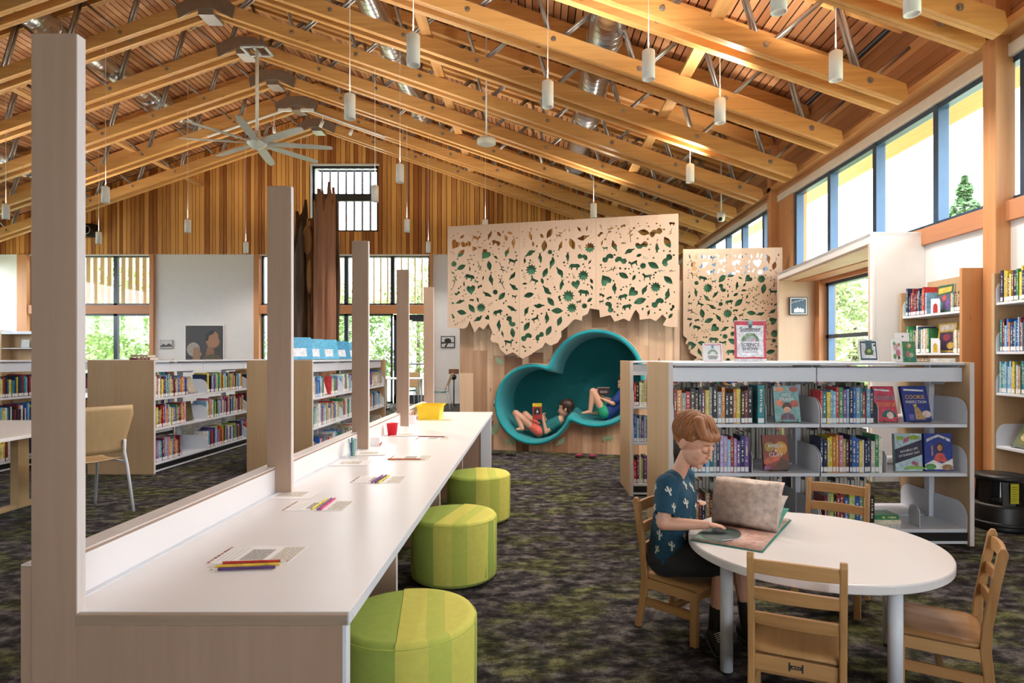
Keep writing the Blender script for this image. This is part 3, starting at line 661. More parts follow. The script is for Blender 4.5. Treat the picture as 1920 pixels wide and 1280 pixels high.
pen_px((727,862),(797,862),'orange','orange pencil lying across the fourth sheet',.0); pen_px((785,819),(840,820),'dark','dark red pencil on the farthest sheet'); pen_px((804,788),(850,788),'tan','yellow pencil beside the yellow bin')
def cup(px, py, r0, r1, h, m, label, name='pencil_cup', fill=None):
    p = on_desk(px,py); p.x = max(p.x, XBK+r1+.026); t = thing(name, label, 'cup', (p.x,p.y,HD+.0005))
    MB().lathe([(0,0),(r0,0),(r1,h),(r1+.002,h),(r1+.002,h+.002),(r1-.002,h),(r0-.002,.004),(0,.004)],24).build('cup_wall', m, t, True)
    if fill: fill(t, r1, h)
    return t
cup(713,816,.032,.042,.088, mat('red_plastic',(.72,.012,.03),.3), 'empty red plastic cup beside the third fin board')
M['bluecup'] = mat('blue_glass_cup', (.10,.25,.45), .15, transmission=.5)
def f1(t, r, h):
    rr = random.Random(4)
    for q in range(16):
        a = rr.random()*6.28; k = rr.random()*r*.62
        o = MB().cyl((k*.6*math.cos(a),k*.6*math.sin(a),.008),(k*1.3*math.cos(a),k*1.3*math.sin(a),h*rr.uniform(.8,1.15)),.0055,n=8).build('marker', M['flat'], t, True); o.color = [(.03,.2,.35,1),(.1,.4,.45,1),(.5,.65,.7,1),(.2,.45,.1,1),(.05,.1,.3,1)][q%5]
cup(636,857,.028,.036,.10, M['clear'], 'clear cup filled with blue and teal markers', fill=f1)
def f2(t, r, h):
    for q in range(6):
        a = q; o = MB().cyl((.012*math.cos(a),.012*math.sin(a),.008),(.03*math.cos(a),.03*math.sin(a),h*1.35),.004,n=6).build('pencil_stick', M['flat'], t); o.color = [(.7,.4,.05,1),(.1,.06,.04,1),(.6,.15,.05,1)][q%3]
cup(773,794,.032,.035,.075, M['paper'], 'white cup of pencils beside the yellow bin', fill=f2)
p = on_desk(788,784); t = thing('storage_bin', 'yellow plastic storage bin at the far end of counter', 'bin', (-.955,5.80,HD+.001), 0)
M['yel'] = mat('yellow_plastic', (.86,.58,.01), .35)
def frus(a0,b0,a1,b1,z0,z1):
    return MB().add([(-a0,-b0,z0),(a0,-b0,z0),(a0,b0,z0),(-a0,b0,z0),(-a1,-b1,z1),(a1,-b1,z1),(a1,b1,z1),(-a1,b1,z1)],[(3,2,1,0),(0,1,5,4),(1,2,6,5),(2,3,7,6),(3,0,4,7)])
o = frus(.095,.12,.108,.14,0,.128).build('bin_wall', M['yel'], t); sd = o.modifiers.new('t','SOLIDIFY'); sd.thickness = .004
rim = MB()
for a, b in (((-.114,-.148),(.114,-.148)),((.114,-.148),(.114,.148)),((.114,.148),(-.114,.148)),((-.114,.148),(-.114,-.148))): rim.bar((*a,.128),(*b,.128),.018,.012)
rim.build('bin_rim', M['yel'], t)
p = on_desk(702,834); t = thing('sign_holder', 'small white box sign with red edge behind third fin board', 'sign holder', (p.x+.01,p.y,HD+.0006), .1)
box('holder_body', M['paper'], t, -.03,.03,-.05,.05,0,.055); box('red_edge', mat('red_card',(.6,.03,.05),.5), t, .0301,.033,-.05,.05,.002,.014)
# ================================================================ NOOK BLOCK, CLOUD SEAT, PERFORATED SCREENS
ang = -math.atan2(.41,1.6); Ln = Vector((-.944,8.036)); NW = 2.74
nook = thing('reading_nook_block', 'rustic maple plank wall block holding the teal cloud alcove', 'reading nook', (*Ln,0), ang)
C1 = (1.016,.604,.514); C2 = (1.796,.936,.607)
def zspan(u, sh=0):
    iv = []
    for cx, cz, r in (C1,C2):
        q = (r-sh)**2-(u-cx)**2
        if q > 0: iv.append((cz-math.sqrt(q), cz+math.sqrt(q)))
    return (min(a for a,b in iv), max(b for a,b in iv)) if iv else None
rn = random.Random(11); u = 0
def strip(u0, u1, f0, f1, m, yy=0):
    n = 8; us = [u0+(u1-u0)*i/n for i in range(n+1)]
    lo = [f0(x) for x in us]; hi = [f1(x) for x in us]
    if min(h-l for h, l in zip(hi,lo)) < .002:
        hi = [max(h,l+.002) for h, l in zip(hi,lo)]
    poly = list(zip(us,lo))+list(zip(us[::-1],hi[::-1]))
    MB().prism(poly, lambda a,b:(a,yy,b), lambda a,b:(a,yy+.02,b)).build('plank', m, nook)
ZN = 2.3
while u < NW-.01:
    wd = rn.choice((.085,.12,.15,.19)); u1 = min(u+wd, NW); e = u1-.002; dk = lambda: M['rustic_d'] if rn.random() < .16 else M['rustic']
    yo = rn.choice((0,.002,.004)); sp = [zspan(u+(e-u)*i/8, .03) for i in range(9)]
    if any(sp):
        f_lo = lambda x: (zspan(x,.03) or (zspan(min(max(x,C1[0]-C1[2]+.032),C2[0]+C2[2]-.032),.03)))[0]
        f_hi = lambda x: (zspan(x,.03) or (zspan(min(max(x,C1[0]-C1[2]+.032),C2[0]+C2[2]-.032),.03)))[1]
        strip(u,e,lambda x:.0,f_lo,dk(),yo)
        zc = max(f_hi(u+(e-u)*i/8) for i in range(9)); zc2 = zc+rn.uniform(.05,.35)
        strip(u,e,f_hi,lambda x:zc2,dk(),yo); strip(u,e,lambda x:zc2+.002,lambda x:ZN,M['rustic'],yo)
    else:
        z = 0
        while z < ZN:
            z1 = min(ZN, z+rn.uniform(.35,1.1)); strip(u,e,lambda x:z,lambda x:z1-.002,dk() if rn.random()<.8 else M['rustic_d'],yo); z = z1
    u = u1
# body of the block behind the planks (side, top), leaving the alcove open
box('side_wall', M['rustic'], nook, 0, .02, .024, 1.3, 0, ZN); box('side_wall', M['rustic'], nook, NW-.02, NW, .024, 1.3, 0, ZN); box('top_deck', M['rustic'], nook, .02, NW-.02, .024, 1.3, ZN-.02, ZN)
box('corner_post', M['birch'], nook, NW, NW+.06, -.03, .05, 0, ZN)
# the two-lobed cloud: rim, lining and back
def cloud_pts(w, n1=60, n2=72):
    r1 = C1[2]-w; r2 = C2[2]-w; dx = C2[0]-C1[0]; dz = C2[1]-C1[1]; D = math.hypot(dx,dz); base = math.atan2(dz,dx)
    a1 = math.acos((D*D+r1*r1-r2*r2)/(2*D*r1)); a2 = math.acos((D*D+r2*r2-r1*r1)/(2*D*r2))
    pts = [(C1[0]+r1*math.cos(base+a1+(2*math.pi-2*a1)*i/n1), C1[1]+r1*math.sin(base+a1+(2*math.pi-2*a1)*i/n1)) for i in range(n1)]
    b0 = base+math.pi+a2
    pts += [(C2[0]+r2*math.cos(b0+(2*math.pi-2*a2)*i/n2), C2[1]+r2*math.sin(b0+(2*math.pi-2*a2)*i/n2)) for i in range(n2)]
    for _ in range(2):
        m = len(pts); pts = [((pts[i-1][0]+2*pts[i][0]+pts[(i+1)%m][0])/4,(pts[i-1][1]+2*pts[i][1]+pts[(i+1)%m][1])/4) for i in range(m)]
    return pts
cloud = thing('cloud_alcove', 'teal felt alcove seat shaped like two overlapping circles', 'alcove seat', (*Ln,0), ang)
def sweep(name, prof, m, cap=False):
    rows = [[(x,y,z) for x, z in cloud_pts(w)] for w, y in prof]; n = len(rows[0]); mb = MB()
    for r in rows: mb.v += r
    for j in range(len(rows)-1):
        for i in range(n): mb.f.append((j*n+i,j*n+(i+1)%n,(j+1)*n+(i+1)%n,(j+1)*n+i))
    if cap: mb.f.append(tuple((len(rows)-1)*n+i for i in range(n)))
    return mb.build(name, m, cloud, True)
sweep('padded_rim', [(0,-.001),(0,-.06),(.004,-.08),(.014,-.1),(.026,-.11),(.042,-.102),(.052,-.08),(.058,-.04),(.061,.02)], M['teal'])
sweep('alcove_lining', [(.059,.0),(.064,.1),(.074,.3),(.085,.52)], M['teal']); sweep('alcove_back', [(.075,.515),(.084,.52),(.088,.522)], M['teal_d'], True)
sweep('rim_edge_band', [(-.008,-.001),(-.008,-.05),(-.001,-.055)], M['birch'])
# silhouettes for the cut-outs
def snake(n=14):
    c = [(-1+2*i/n, .38*math.sin(i*1.15)) for i in range(n+1)]; wv = [.12*(1-.8*abs(i/n-.4)) for i in range(n+1)]
    return [(x,y+w_) for (x,y),w_ in zip(c,wv)]+[(x,y-w_) for (x,y),w_ in zip(c[::-1],wv[::-1])]
SH = {'bird':[(-1,-.1),(-.6,.05),(-.3,.35),(.1,.42),(.35,.3),(.55,.48),(.75,.42),(1,.3),(.75,.2),(.6,-.1),(.2,-.4),(-.3,-.35),(-.6,-.25),(-1,-.32)],
 'leaf':[(-1,0),(-.6,.3),(-.1,.5),(.4,.42),(.8,.15),(1,.0),(.8,-.15),(.4,-.42),(-.1,-.5),(-.6,-.3)],
 'fish':[(-1,.32),(-.72,.03),(-1,-.3),(-.6,-.12),(0,-.3),(.6,-.2),(1,0),(.6,.2),(.1,.3),(-.1,.47),(-.3,.25),(-.6,.12)],
 'sun':[((1 if i%2 else .66)*math.cos(i*math.pi/11),(1 if i%2 else .66)*math.sin(i*math.pi/11)) for i in range(22)],
 'blob':[(-1,-.2),(-.9,.3),(-.5,.5),(-.1,.25),(.2,.2),(.4,.55),(.8,.6),(1,.2),(.8,-.3),(.3,-.5),(-.2,-.3),(-.6,-.55)],
 'snake':snake(),
 'deer':[(-1,.3),(-.8,.45),(.25,.4),(.5,.7),(.55,1),(.7,.75),(1,.6),(.9,.45),(.68,.4),(.6,0),(.65,-.7),(.5,-.7),(.4,-.1),(-.4,-.05),(-.5,-.7),(-.65,-.7),(-.7,0),(-.9,.1)],
 'twig':[(-1,-.02),(-.2,.02),(.1,.45),(.22,.42),(.05,.06),(.4,.1),(.7,.5),(.82,.44),(.62,.1),(1,.1),(1,0),(.5,-.02),(.35,-.4),(.23,-.38),(.28,-.06),(-1,-.14)],
 'heart':[(0,-1),(-.7,-.2),(-.85,.35),(-.4,.7),(0,.4),(.4,.7),(.85,.35),(.7,-.2)],
 'bear':[(-1,-.5),(-.95,.2),(-.6,.5),(0,.45),(.4,.55),(.75,.45),(1,.15),(.9,-.05),(.65,-.1),(.6,-.6),(.35,-.6),(.3,-.15),(-.3,-.15),(-.4,-.6),(-.65,-.6),(-.7,-.1)],
 'seed':[(math.cos(i*math.pi/4),.8*math.sin(i*math.pi/4)) for i in range(8)], 'stick':[(-1,-.08),(1,.06),(1,.16),(-1,.04)]}
KEYS = ['bird','leaf','fish','sun','blob','snake','deer','twig','heart','bear','leaf','bird']
def holes(inside, w0, w1, z0, z1, seed, n=2600):
    r = random.Random(seed); pts = []; out = []
    for k in range(n):
        big = k < n*.35
        s = r.uniform(.078,.098) if big else (r.uniform(.042,.054) if k < n*.65 else r.uniform(.014,.02))
        x = r.uniform(w0,w1); z = r.uniform(z0,z1); rad = s*.72+.004
        if not inside(x,z,rad): continue
        if any((x-a)**2+(z-b)**2 < (rad+c)**2 for a,b,c in pts): continue
        pts.append((x,z,rad)); key = r.choice(KEYS) if s > .03 else r.choice(['seed','heart','stick','leaf'])
        pl = SH[key]; m = max(math.hypot(*q) for q in pl); a = r.uniform(-3,3) if key not in ('deer','bear') else r.uniform(-.5,.5); fl_ = r.choice((-1,1)); k2 = .84*s/m
        out.append([(x+k2*fl_*(p*math.cos(a)-q*math.sin(a)), z+k2*(p*math.sin(a)+q*math.cos(a))) for p,q in pl])
    return out
YO = -.20                        # screen stands off the block
def uz(px, py, yo=YO):
    a = (px-997)/F; O = Ln+Vector((-math.sin(ang),math.cos(ang)))*yo; ux, uy = math.cos(ang), math.sin(ang)
    s = (a*O.y-O.x)/(ux-a*uy); Y = O.y+uy*s; return s, H-(py-669)/F*Y
jag = [(80,935),(160,940),(200,945),(228,928),(245,885),(252,905),(282,972),(318,930),(348,952),(385,905),(415,970),(398,1020),(412,1045),(455,1052),(482,1110),(520,1140),(570,1122),(640,1170),(700,1140),(742,1110),(792,1082),(812,1048),(850,1072),(902,1050),(932,1005),(928,965),(982,922),(1020,880),(1042,872),(1085,886),(1090,850),(1130,832),(1145,792),(1215,803),(1222,860),(1300,842),(1330,892),(1400,868),(1442,890),(1470,830),(1490,800),(1515,835),(1520,878),(1600,868),(1640,888),(1690,838),(1720,868),(1692,918),(1740,932),(1805,932)]
bot = [uz(820+x/4, 380+y/4) for x, y in jag]
zt = 2.87; uL, uR = bot[0][0], bot[-1][0]
def bot_at(x):
    zs = [a[1]+(b[1]-a[1])*(x-a[0])/(b[0]-a[0]) for a, b in zip(bot,bot[1:]) if a[0] != b[0] and min(a[0],b[0]) <= x <= max(a[0],b[0])]
    return max(zs) if zs else bot[0][1]
def bmax(x, r): return max(bot_at(x+r*k/3) for k in range(-3,4) if uL <= x+r*k/3 <= uR)
seams = [uz(975,500)[0], uz(1118,500)[0]]
scr = thing('perforated_screen', 'large birch screen with animal and leaf cut-outs above the cloud alcove', 'screen', (*Ln,0), ang)
ins = lambda x,z,r: x-r > uL+.02 and x+r < uR-.02 and z+r < zt-.07 and z-r > bmax(x,r)+.025 and all(abs(x-s) > r+.012 for s in seams)
hs = holes(ins, uL, uR, 1.2, zt, 5, 9000)
edges = [uL]+seams+[uR]
for a, b in zip(edges, edges[1:]):
    def ib(x): return bot_at(x)
    poly = [(a,zt),(a,ib(a+1e-4))]+[q for q in bot if a+.002 < q[0] < b-.002]+[(b,ib(b-1e-4)),(b,zt)]
    hh = [h_ for h_ in hs if a < sum(q[0] for q in h_)/len(h_) < b]
    me = fill2d('screen_panel', [poly]+hh, .012, lambda c: Vector((c.x-(.0015 if c.x < b-.001 else .003), YO+c.z, c.y))); me.materials.append(M['birch'])
    link('screen_panel', me, None, scr)
zg = 2.53
gp = [(uL+.03,zg),(uL+.03,bot_at(uL+.03)+.02)]+[(q[0],q[1]+.03) for q in bot[1:-1]]+[(uR-.03,bot_at(uR-.03)+.03),(uR-.03,zg)]
me = fill2d('green_backing', [gp], .004, lambda c: Vector((c.x, YO+.055+c.z, c.y))); me.materials.append(M['green_felt']); link('green_backing', me, None, scr)
for x in (uL+.25, 1.3, uR-.25):
    box('standoff', M['birch'], scr, x-.02, x+.02, YO+.058, -.001, 2.2, 2.24)
for x in (uR-.01,):
    MB().prism([(x,YO),(x+.012,YO),(x+.012,-.035),(x,-.035)], lambda a,b:(a,b,1.75), lambda a,b:(a,b,zt)).build('screen_return', M['birch'], scr)
# second screen behind
Q0 = Vector((2.25,9.12)); Q1 = Vector((3.66,8.96)); a2 = math.atan2(Q1.y-Q0.y, Q1.x-Q0.x); L2 = (Q1-Q0).length
scr2 = thing('perforated_screen', 'smaller birch cut-out screen behind the science show sign', 'screen', (*Q0,0), a2)
lft = [(0,2.8),(0,1.52),(.06,1.47),(.03,1.40),(.12,1.36),(.10,1.26),(.2,1.2),(.17,1.08),(.26,1.0),(.24,.9),(.4,.82),(.6,.9),(.8,.84),(1.0,.93),(1.2,.98),(L2,1.1),(L2,2.8)]
def in2(x,z,r):
    return .05+r < x < L2-r-.02 and z+r < 2.73 and z-r > (1.6 if x < .1 else 1.45-(x-.05)*2.6 if x < .28 else .95 if x<.9 else 1.15)
hs2 = holes(in2, 0, L2, .9, 2.8, 8, 5000)
me = fill2d('screen_panel', [lft]+hs2, .012, lambda c: Vector((c.x, c.z, c.y))); me.materials.append(M['birch']); link('screen_panel', me, None, scr2)
me = fill2d('green_backing', [[(.03,2.42),(.05,1.5),(.3,.95),(1.2,1.0),(L2-.02,1.15),(L2-.02,2.42)]], .004, lambda c: Vector((c.x,.05+c.z,c.y))); me.materials.append(M['green_felt']); link('green_backing', me, None, scr2)
wing = thing('rustic_plank_wing', 'rustic plank side wall behind the smaller cut-out screen', 'wall block', (*Q0,0), a2)
x = -.25; 
while x < L2-.1:
    wd = rn.choice((.1,.14,.18)); x1 = min(x+wd, L2-.12); box('plank', M['rustic'] if rn.random()>.2 else M['rustic_d'], wing, x, x1-.002, .12, .14, 0, 2.35); x = x1
    if x >= L2-.125: break
for x in (.2, 1.2): box('standoff', M['birch'], wing, x-.02, x+.02, .053, .119, 2.2, 2.24)
# green animal inlays on the planks
for i, (px, py, key, s, a, lb) in enumerate(((937,677,'leaf',.075,-.6,'pale green leaf inlay left of the cloud alcove'),(929,803,'leaf',.10,1.1,'pale green inlay at lower left of cloud'),(957,828,'bear',.075,-.1,'pale green animal inlay below left of cloud lobe'),(1052,828,'bird',.08,.5,'pale green bird inlay under the cloud notch'),(1140,822,'bear',.07,.05,'pale green sheep inlay under the right cloud lobe'))):
    s0, z0 = uz(px,py,0); pl = SH[key]
    t = thing('animal_inlay', lb, 'inlay', (*(Ln+Vector((math.cos(ang),math.sin(ang)))*s0),z0), ang)
    MB().prism([(s*(p*math.cos(a)-q*math.sin(a)), s*(p*math.sin(a)+q*math.cos(a))) for p,q in pl], lambda p,q:(p,-.006,q), lambda p,q:(p,-.0006,q)).build('inlay_face', M['greenlay'], t)
# ================================================================ BOOKS AND BOOKCASES
books_made = [0]; STUFF = {}
pg_cache = {}
def book_geo(th, h, dp):
    b = .0016
    cover = MB().box(0,b,0,dp,0,h).box(th-b,th,0,dp,0,h).box(b,th-b,0,b,0,h)
    pages = MB().box(b,th-b,b,dp-.004,.003,h-.004)
    lab = MB().box(th*.06,th*.94,-.0006,0,.006,.036)
    return cover, pages, lab
def add_book(m, th, h, dp, ci, label=None, group=None, sticker=True):
    """m: placement matrix of the book's lower left spine corner. label None -> joins the background rows"""
    cn, c = BC[ci]; cover, pages, lab = book_geo(th,h,dp)
    if label is None:
        for key, mb in ((cn,cover),('page',pages)) + ((('sticker',lab),) if sticker else ()):
            mb.xf(m); STUFF.setdefault(key, MB()).add(mb.v, mb.f)
        return
    books_made[0] += 1
    k = random.uniform(.8,1.25)
    o = link('book', cover.mesh('book'), M['book']); o.matrix_world = m; o.color = (*[min(1,x*k) for x in c],1); props(o, label, 'book', group)
    link('pages', pages.mesh('pages'), M['page'], o)
    if sticker: link('spine_label', lab.mesh('spine_label'), M['sticker'], o)
def fill_row(base, x0, x1, z, y, rng, h0, h1, dp, where=None, group=None, tmin=.013, tmax=.032, lean=0, pal=None, sticker=True, flip=False):
    """stand books from x0 to x1 in the frame 'base' (x along shelf, -y outwards)"""
    x = x0; i = 0
    while True:
        th = rng.uniform(tmin,tmax); 
        if x+th > x1: break
        h = rng.uniform(h0,h1); ci = rng.choice(pal) if pal else rng.randrange(len(BC))
        lb = None
        if where: lb = '%s book, %s from the left on %s' % (BC[ci][0], ordn[min(i,29)], where)
        yy = y+rng.uniform(0,.012)
        m = base @ Matrix.Translation((x,yy,z+.001)) @ Matrix.Rotation(lean,4,'Y')
        if flip: m = base @ Matrix.Translation((x+th,yy+dp,z+.001)) @ Matrix.Rotation(math.pi,4,'Z')
        add_book(m, th, h, dp, ci, lb, group, sticker)
        x += th+rng.uniform(.0006,.0018); i += 1
    return x
def bracket_mesh():
    n = 8; R_ = .09; dp = .27; hh = .165
    pl = [(dp,0),(dp,hh)]+[(R_+0-R_*math.sin(math.pi/2*i/n), hh-R_+R_*math.cos(math.pi/2*i/n)) for i in range(n+1)]+[(0,0)]
    me = MB().prism(pl, lambda a,b:(0,a,b), lambda a,b:(.004,a,b)).mesh('shelf_bracket'); me.materials.append(M['metal_w']); return me
BRK = bracket_mesh()
def low_case(label, loc, rz, L, nsec, D, zs=(.105,.461,.773), top=1.166, group='low double-sided bookcases', far=False):
    t = thing('bookcase', label, 'bookcase', loc, rz, group)
    for x in (-.028, L): box('end_panel', M['maple_e'], t, x, x+.028, -.015, D+.015, 0, top, .002)
    for x in (-.029,L-.001): box('panel_edge', M['ply'], t, x+.001, x+.029, -.0165, -.015, .002, top-.002)
    sw = L/nsec
    for i in range(nsec+1):
        x = min(max(i*sw,.02),L-.02); box('upright', M['metal_w'], t, x-.018, x+.018, D/2-.025, D/2+.025, .02, top-.02)
    for i in range(nsec):
        a, b = i*sw+.004, (i+1)*sw-.004
        for side in (0,1):
            y0, y1 = (0, D/2-.03) if side == 0 else (D/2+.03, D)
            fr = y0 if side == 0 else y1
            for j, z in enumerate(zs):
                o = box('shelf' if j else 'base_shelf', M['metal_w'], t, a, b, y0, y1, z-.022, z, .003)
                if (side == 0) or not far:
                    for xx in (a, b-.004):
                        q = link('shelf_bracket', BRK, None, o); q.location = (xx, 0 if side == 0 else D, z); q.scale = (1, (D/2-.03)/.27*(1 if side == 0 else -1), 1)
            box('kick_plate', M['black'], t, a, b, min(fr,fr+(.03 if side==0 else -.03)), max(fr,fr+(.03 if side==0 else -.03)), .03, zs[0]-.022)
            box('base_rail', M['metal_w'], t, a, b, min(fr,fr+(.02 if side==0 else -.02)), max(fr,fr+(.02 if side==0 else -.02)), .012, .032)
        box('top_shelf', M['metal_w'], t, a, b, .02, D-.02, top-.018, top-.002, .002)
        for yy in (.05, D-.06): box('canopy', M['metal_w'], t, a, b, yy, yy+.01, top-.125, top-.035)
        for xx in (a+.02, b-.022): MB().prism([(.04,top-.02),(D/2-.02,top-.02),(D/2-.02,top-.15),(.2,top-.15)], lambda p,q:(xx,p,q), lambda p,q:(xx+.003,p,q)).build('top_bracket', M['metal_w'], t)
    for x in (.06, L-.06):
        for yy in (.06, D-.06): MB().cyl((x,yy,0),(x,yy,.03),.015,n=10).build('foot', M['black'], t)
    return t
def frame_m(loc, rz): return Matrix.Translation(loc) @ Matrix.Rotation(rz,4,'Z')
def bookend(base, x, y, z, label, h=.13):
    m = base @ Matrix.Translation((x,y,z+.0006))
    t = thing('bookend', label, 'bookend'); t.matrix_world = m
    n = 6; pl = [(0,0),(.115,0),(.115,h-.03),(.09,h),(.025,h),(0,h-.03)]
    MB().prism(pl, lambda a,b:(0,a,b), lambda a,b:(.003,a,b)).build('upright_plate', M['metal_w'], t); box('base_plate', M['metal_w'], t, .003, .016, .0, .115, 0, .0015)
def easel(t, w_):
    for s in (-1,1):
        MB().tube([(s*w_*.3,-.03,.028),(s*w_*.3,-.032,.006),(s*w_*.3,.04,.004),(s*w_*.3,.075,.10)],.0022,6).build('easel_wire', M['black'], t)
    MB().tube([(-w_*.3,-.03,.008),(w_*.3,-.03,.008)],.0022,6).build('easel_bar', M['black'], t)
def face_book(base, x, y, z, w_, h, c, label, deco=None, rz=0, tilt=.2, th=.022, stand=True, group=None):
    t = thing('book', label, 'book', group=group); t.matrix_world = base @ Matrix.Translation((x,y,z)) @ Matrix.Rotation(rz,4,'Z')
    R = Matrix.Translation((0,0,max(.008 if stand else .001, th*math.sin(tilt)+.0015))) @ Matrix.Rotation(-tilt,4,'X')
    a = MB().box(-w_/2,w_/2,0,.002,0,h).box(-w_/2,w_/2,th-.002,th,0,h).box(-w_/2,-w_/2+.002,.002,th-.002,0,h).xf(R).build('cover', M['flat'], t); a.color = (*c,1)
    MB().box(-w_/2+.002,w_/2-.004,.002,th-.002,.003,h-.003).xf(R).build('pages', M['page'], t)
    if stand: easel(t, w_)
    def shape(nm, pl, col, k=1):
        o = MB().prism(pl, lambda p,q:(p*w_,-.0006*k,q*h), lambda p,q:(p*w_,.0002,q*h)).xf(R).build(nm, M['flat'], t); o.color = (*col,1)
    def text(s, px, pz, size, col, sq=1, rot=0):
        m = R @ Matrix.Translation((px*w_,-.0014,pz*h)) @ Matrix.Rotation(math.pi/2,4,'X') @ Matrix.Rotation(rot,4,'Z')
        o = text_mesh('title_text', s, size, m, M['flat'], t, squeeze=sq); o.color = (*col,1)
    if deco: deco(shape, text)
    return t
def ell(cx, cz, a, b, n=14, t0=0, t1=2*math.pi): return [(cx+a*math.cos(t0+(t1-t0)*i/n), cz+b*math.sin(t0+(t1-t0)*i/n)) for i in range(n if t1-t0 > 6.2 else n+1)]
# ---- front bookcase
FB = Vector((.895,3.9,0)); FL = 1.88; FD = .70
low_case('low white shelving bookcase full of books behind the round table', FB, 0, FL, 2, FD)
fb = frame_m(FB, 0); rg = random.Random(21)
def fx(px, y=3.92): return (px-997)/F*y-FB.x
g1 = 'books on the front bookcase'
Z = (.105,.461,.773)
dark = [0,1,2,3,4,15,1,15,8,5,2,9,10,7,13]; brt = [0,5,12,9,7,6,4,12,3,10,11,0,5]
fill_row(fb, .012, fx(1418), Z[2], .012, rg, .195,.235, .15, 'upper shelf left half of front bookcase', g1, .016,.030, pal=dark)
m_ = fx(1420); add_book(fb@Matrix.Translation((m_,.012,Z[2]+.001)), .042,.245,.16,5,'thick teal book at the end of the upper left row',g1)
bookend(fb, fx(1437), .03, Z[2], 'white bookend beside the thick teal book')
fill_row(fb, fx(1538), fx(1643), Z[2], .012, rg, .20,.235, .15, 'upper shelf right half of front bookcase', g1, .013,.026, pal=brt)
bookend(fb, fx(1648), .03, Z[2], 'white bookend beside the pink covered book')
fill_row(fb, fx(1296), fx(1406), Z[1], .012, rg, .20,.245, .15, 'middle shelf left half of front bookcase', g1, .014,.028, pal=[12,0,10,15,1,13,3,18,4,8,0,5,4,10])
bookend(fb, fx(1411), .03, Z[1], 'white bookend left of the orange red cover')
fill_row(fb, fx(1538), fx(1660), Z[1], .012, rg, .20,.24, .15, 'middle shelf right half of front bookcase', g1, .013,.026, pal=[4,7,15,0,7,8,19,4,11,9,6,0,5,0,4])
bookend(fb, fx(1664), .03, Z[1], 'white bookend left of the sports story cover')
fill_row(fb, fx(1262), fx(1400), Z[0], .012, rg, .19,.23, .15, 'bottom shelf left half of front bookcase', g1, .014,.03, pal=[1,13,0,2,14,6])
fill_row(fb, fx(1545), fx(1640), Z[0], .012, rg, .19,.23, .15, 'bottom shelf right half of front bookcase', g1, .014,.03, pal=[1,13,4,2,9,19])
bookend(fb, fx(1728), .04, Z[0], 'white bookend standing alone on the bottom shelf')
for k, (hh, wd) in enumerate(((.022,.17),(.028,.175),(.03,.16))):
    zz = Z[0]+.001+[0,.0225,.051][k]
    add_book(fb@Matrix.Translation((fx(1640)+.0,.03,zz+hh))@Matrix.Rotation(math.pi/2,4,'Y'), hh, wd, .13, [9,16,6][k], ['white book at the bottom of the flat pile','cream book in the middle of the flat pile','green book on top of the flat pile'][k]+' on the bottom shelf', g1, False)
# rear faces of the same bookcase: books turned away, fore-edges towards us
for z in Z:
    for a, b in ((.02,.9),(.98,1.55)): fill_row(fb, a, b, z, FD-.165, rg, .19,.25, .15, None, None, .014,.034, pal=[1,13,14,9,17,0,16], sticker=False, flip=True)
W_ = (.85,.84,.82)
def d_trash(shape, text):
    shape('figure', ell(-.28,.52,.16,.10), (.75,.25,.15)); shape('figure', ell(.3,.5,.17,.1), (.45,.1,.07)); shape('figure', ell(.3,.9,.17,.08), (.4,.1,.07)); shape('figure', ell(-.25,.9,.22,.07), (.8,.35,.2))
    shape('hair', ell(0,.42,.19,.12), (.10,.04,.03)); shape('face', ell(0,.33,.14,.085), (.80,.42,.28),2); shape('jacket', [(-.3,.06),(-.22,.2),(0,.25),(.22,.2),(.3,.06)], (.18,.06,.08)); shape('scarf', [(-.05,.06),(.05,.06),(.05,.22),(-.05,.22)], (.1,.15,.3),2)
    text('KIDS', 0, .74, .028, W_); text('TRASH', .0, .62, .030, W_)
face_book(fb, fx(1484), .07, Z[2], .165, .235, (.22,.42,.42), 'light teal book cover showing a dark haired cartoon child', d_trash)
def d_amber(shape, text):
    shape('glow', ell(.22,.62,.24,.2), (.70,.33,.04)); shape('glow', ell(-.24,.66,.2,.14), (.45,.28,.05)); shape('flame', [(-.5,.08),(-.2,.2),(.1,.28),(.3,.5),(-.1,.42),(-.5,.3)], (.62,.13,.05)); shape('violet_corner', [(-.5,0),(-.2,.05),(-.5,.2)], (.35,.1,.35)); shape('hill', [(-.2,.0),(.5,.0),(.5,.22),(.22,.34)], (.12,.05,.025),2)
    text('AMBER', 0, .68, .034, W_, .95); text('&', 0, .55, .03, W_); text('CLAY', 0, .43, .036, W_, 1.05)
face_book(fb, fx(1463), .07, Z[1], .165, .225, (.27,.05,.02), 'dark orange book cover titled Amber and Clay', d_amber)
def d_pink(shape, text):
    shape('banner', [(-.42,.88),(.3,.84),(.3,.89),(-.42,.93)], W_); shape('dome', ell(.1,.12,.35,.2,12,0,math.pi), (.03,.16,.15)); shape('face', ell(.15,.17,.16,.1), (.8,.6,.55),2)
    text('COOKIE', 0, .66, .036, (.02,.42,.48)); text('COOKIE', .02, .47, .034, (.85,.42,.05))
face_book(fb, fx(1677), .09, Z[2], .14, .235, (.65,.07,.13), 'pink book cover leaning behind a bookend', d_pink, tilt=.28)
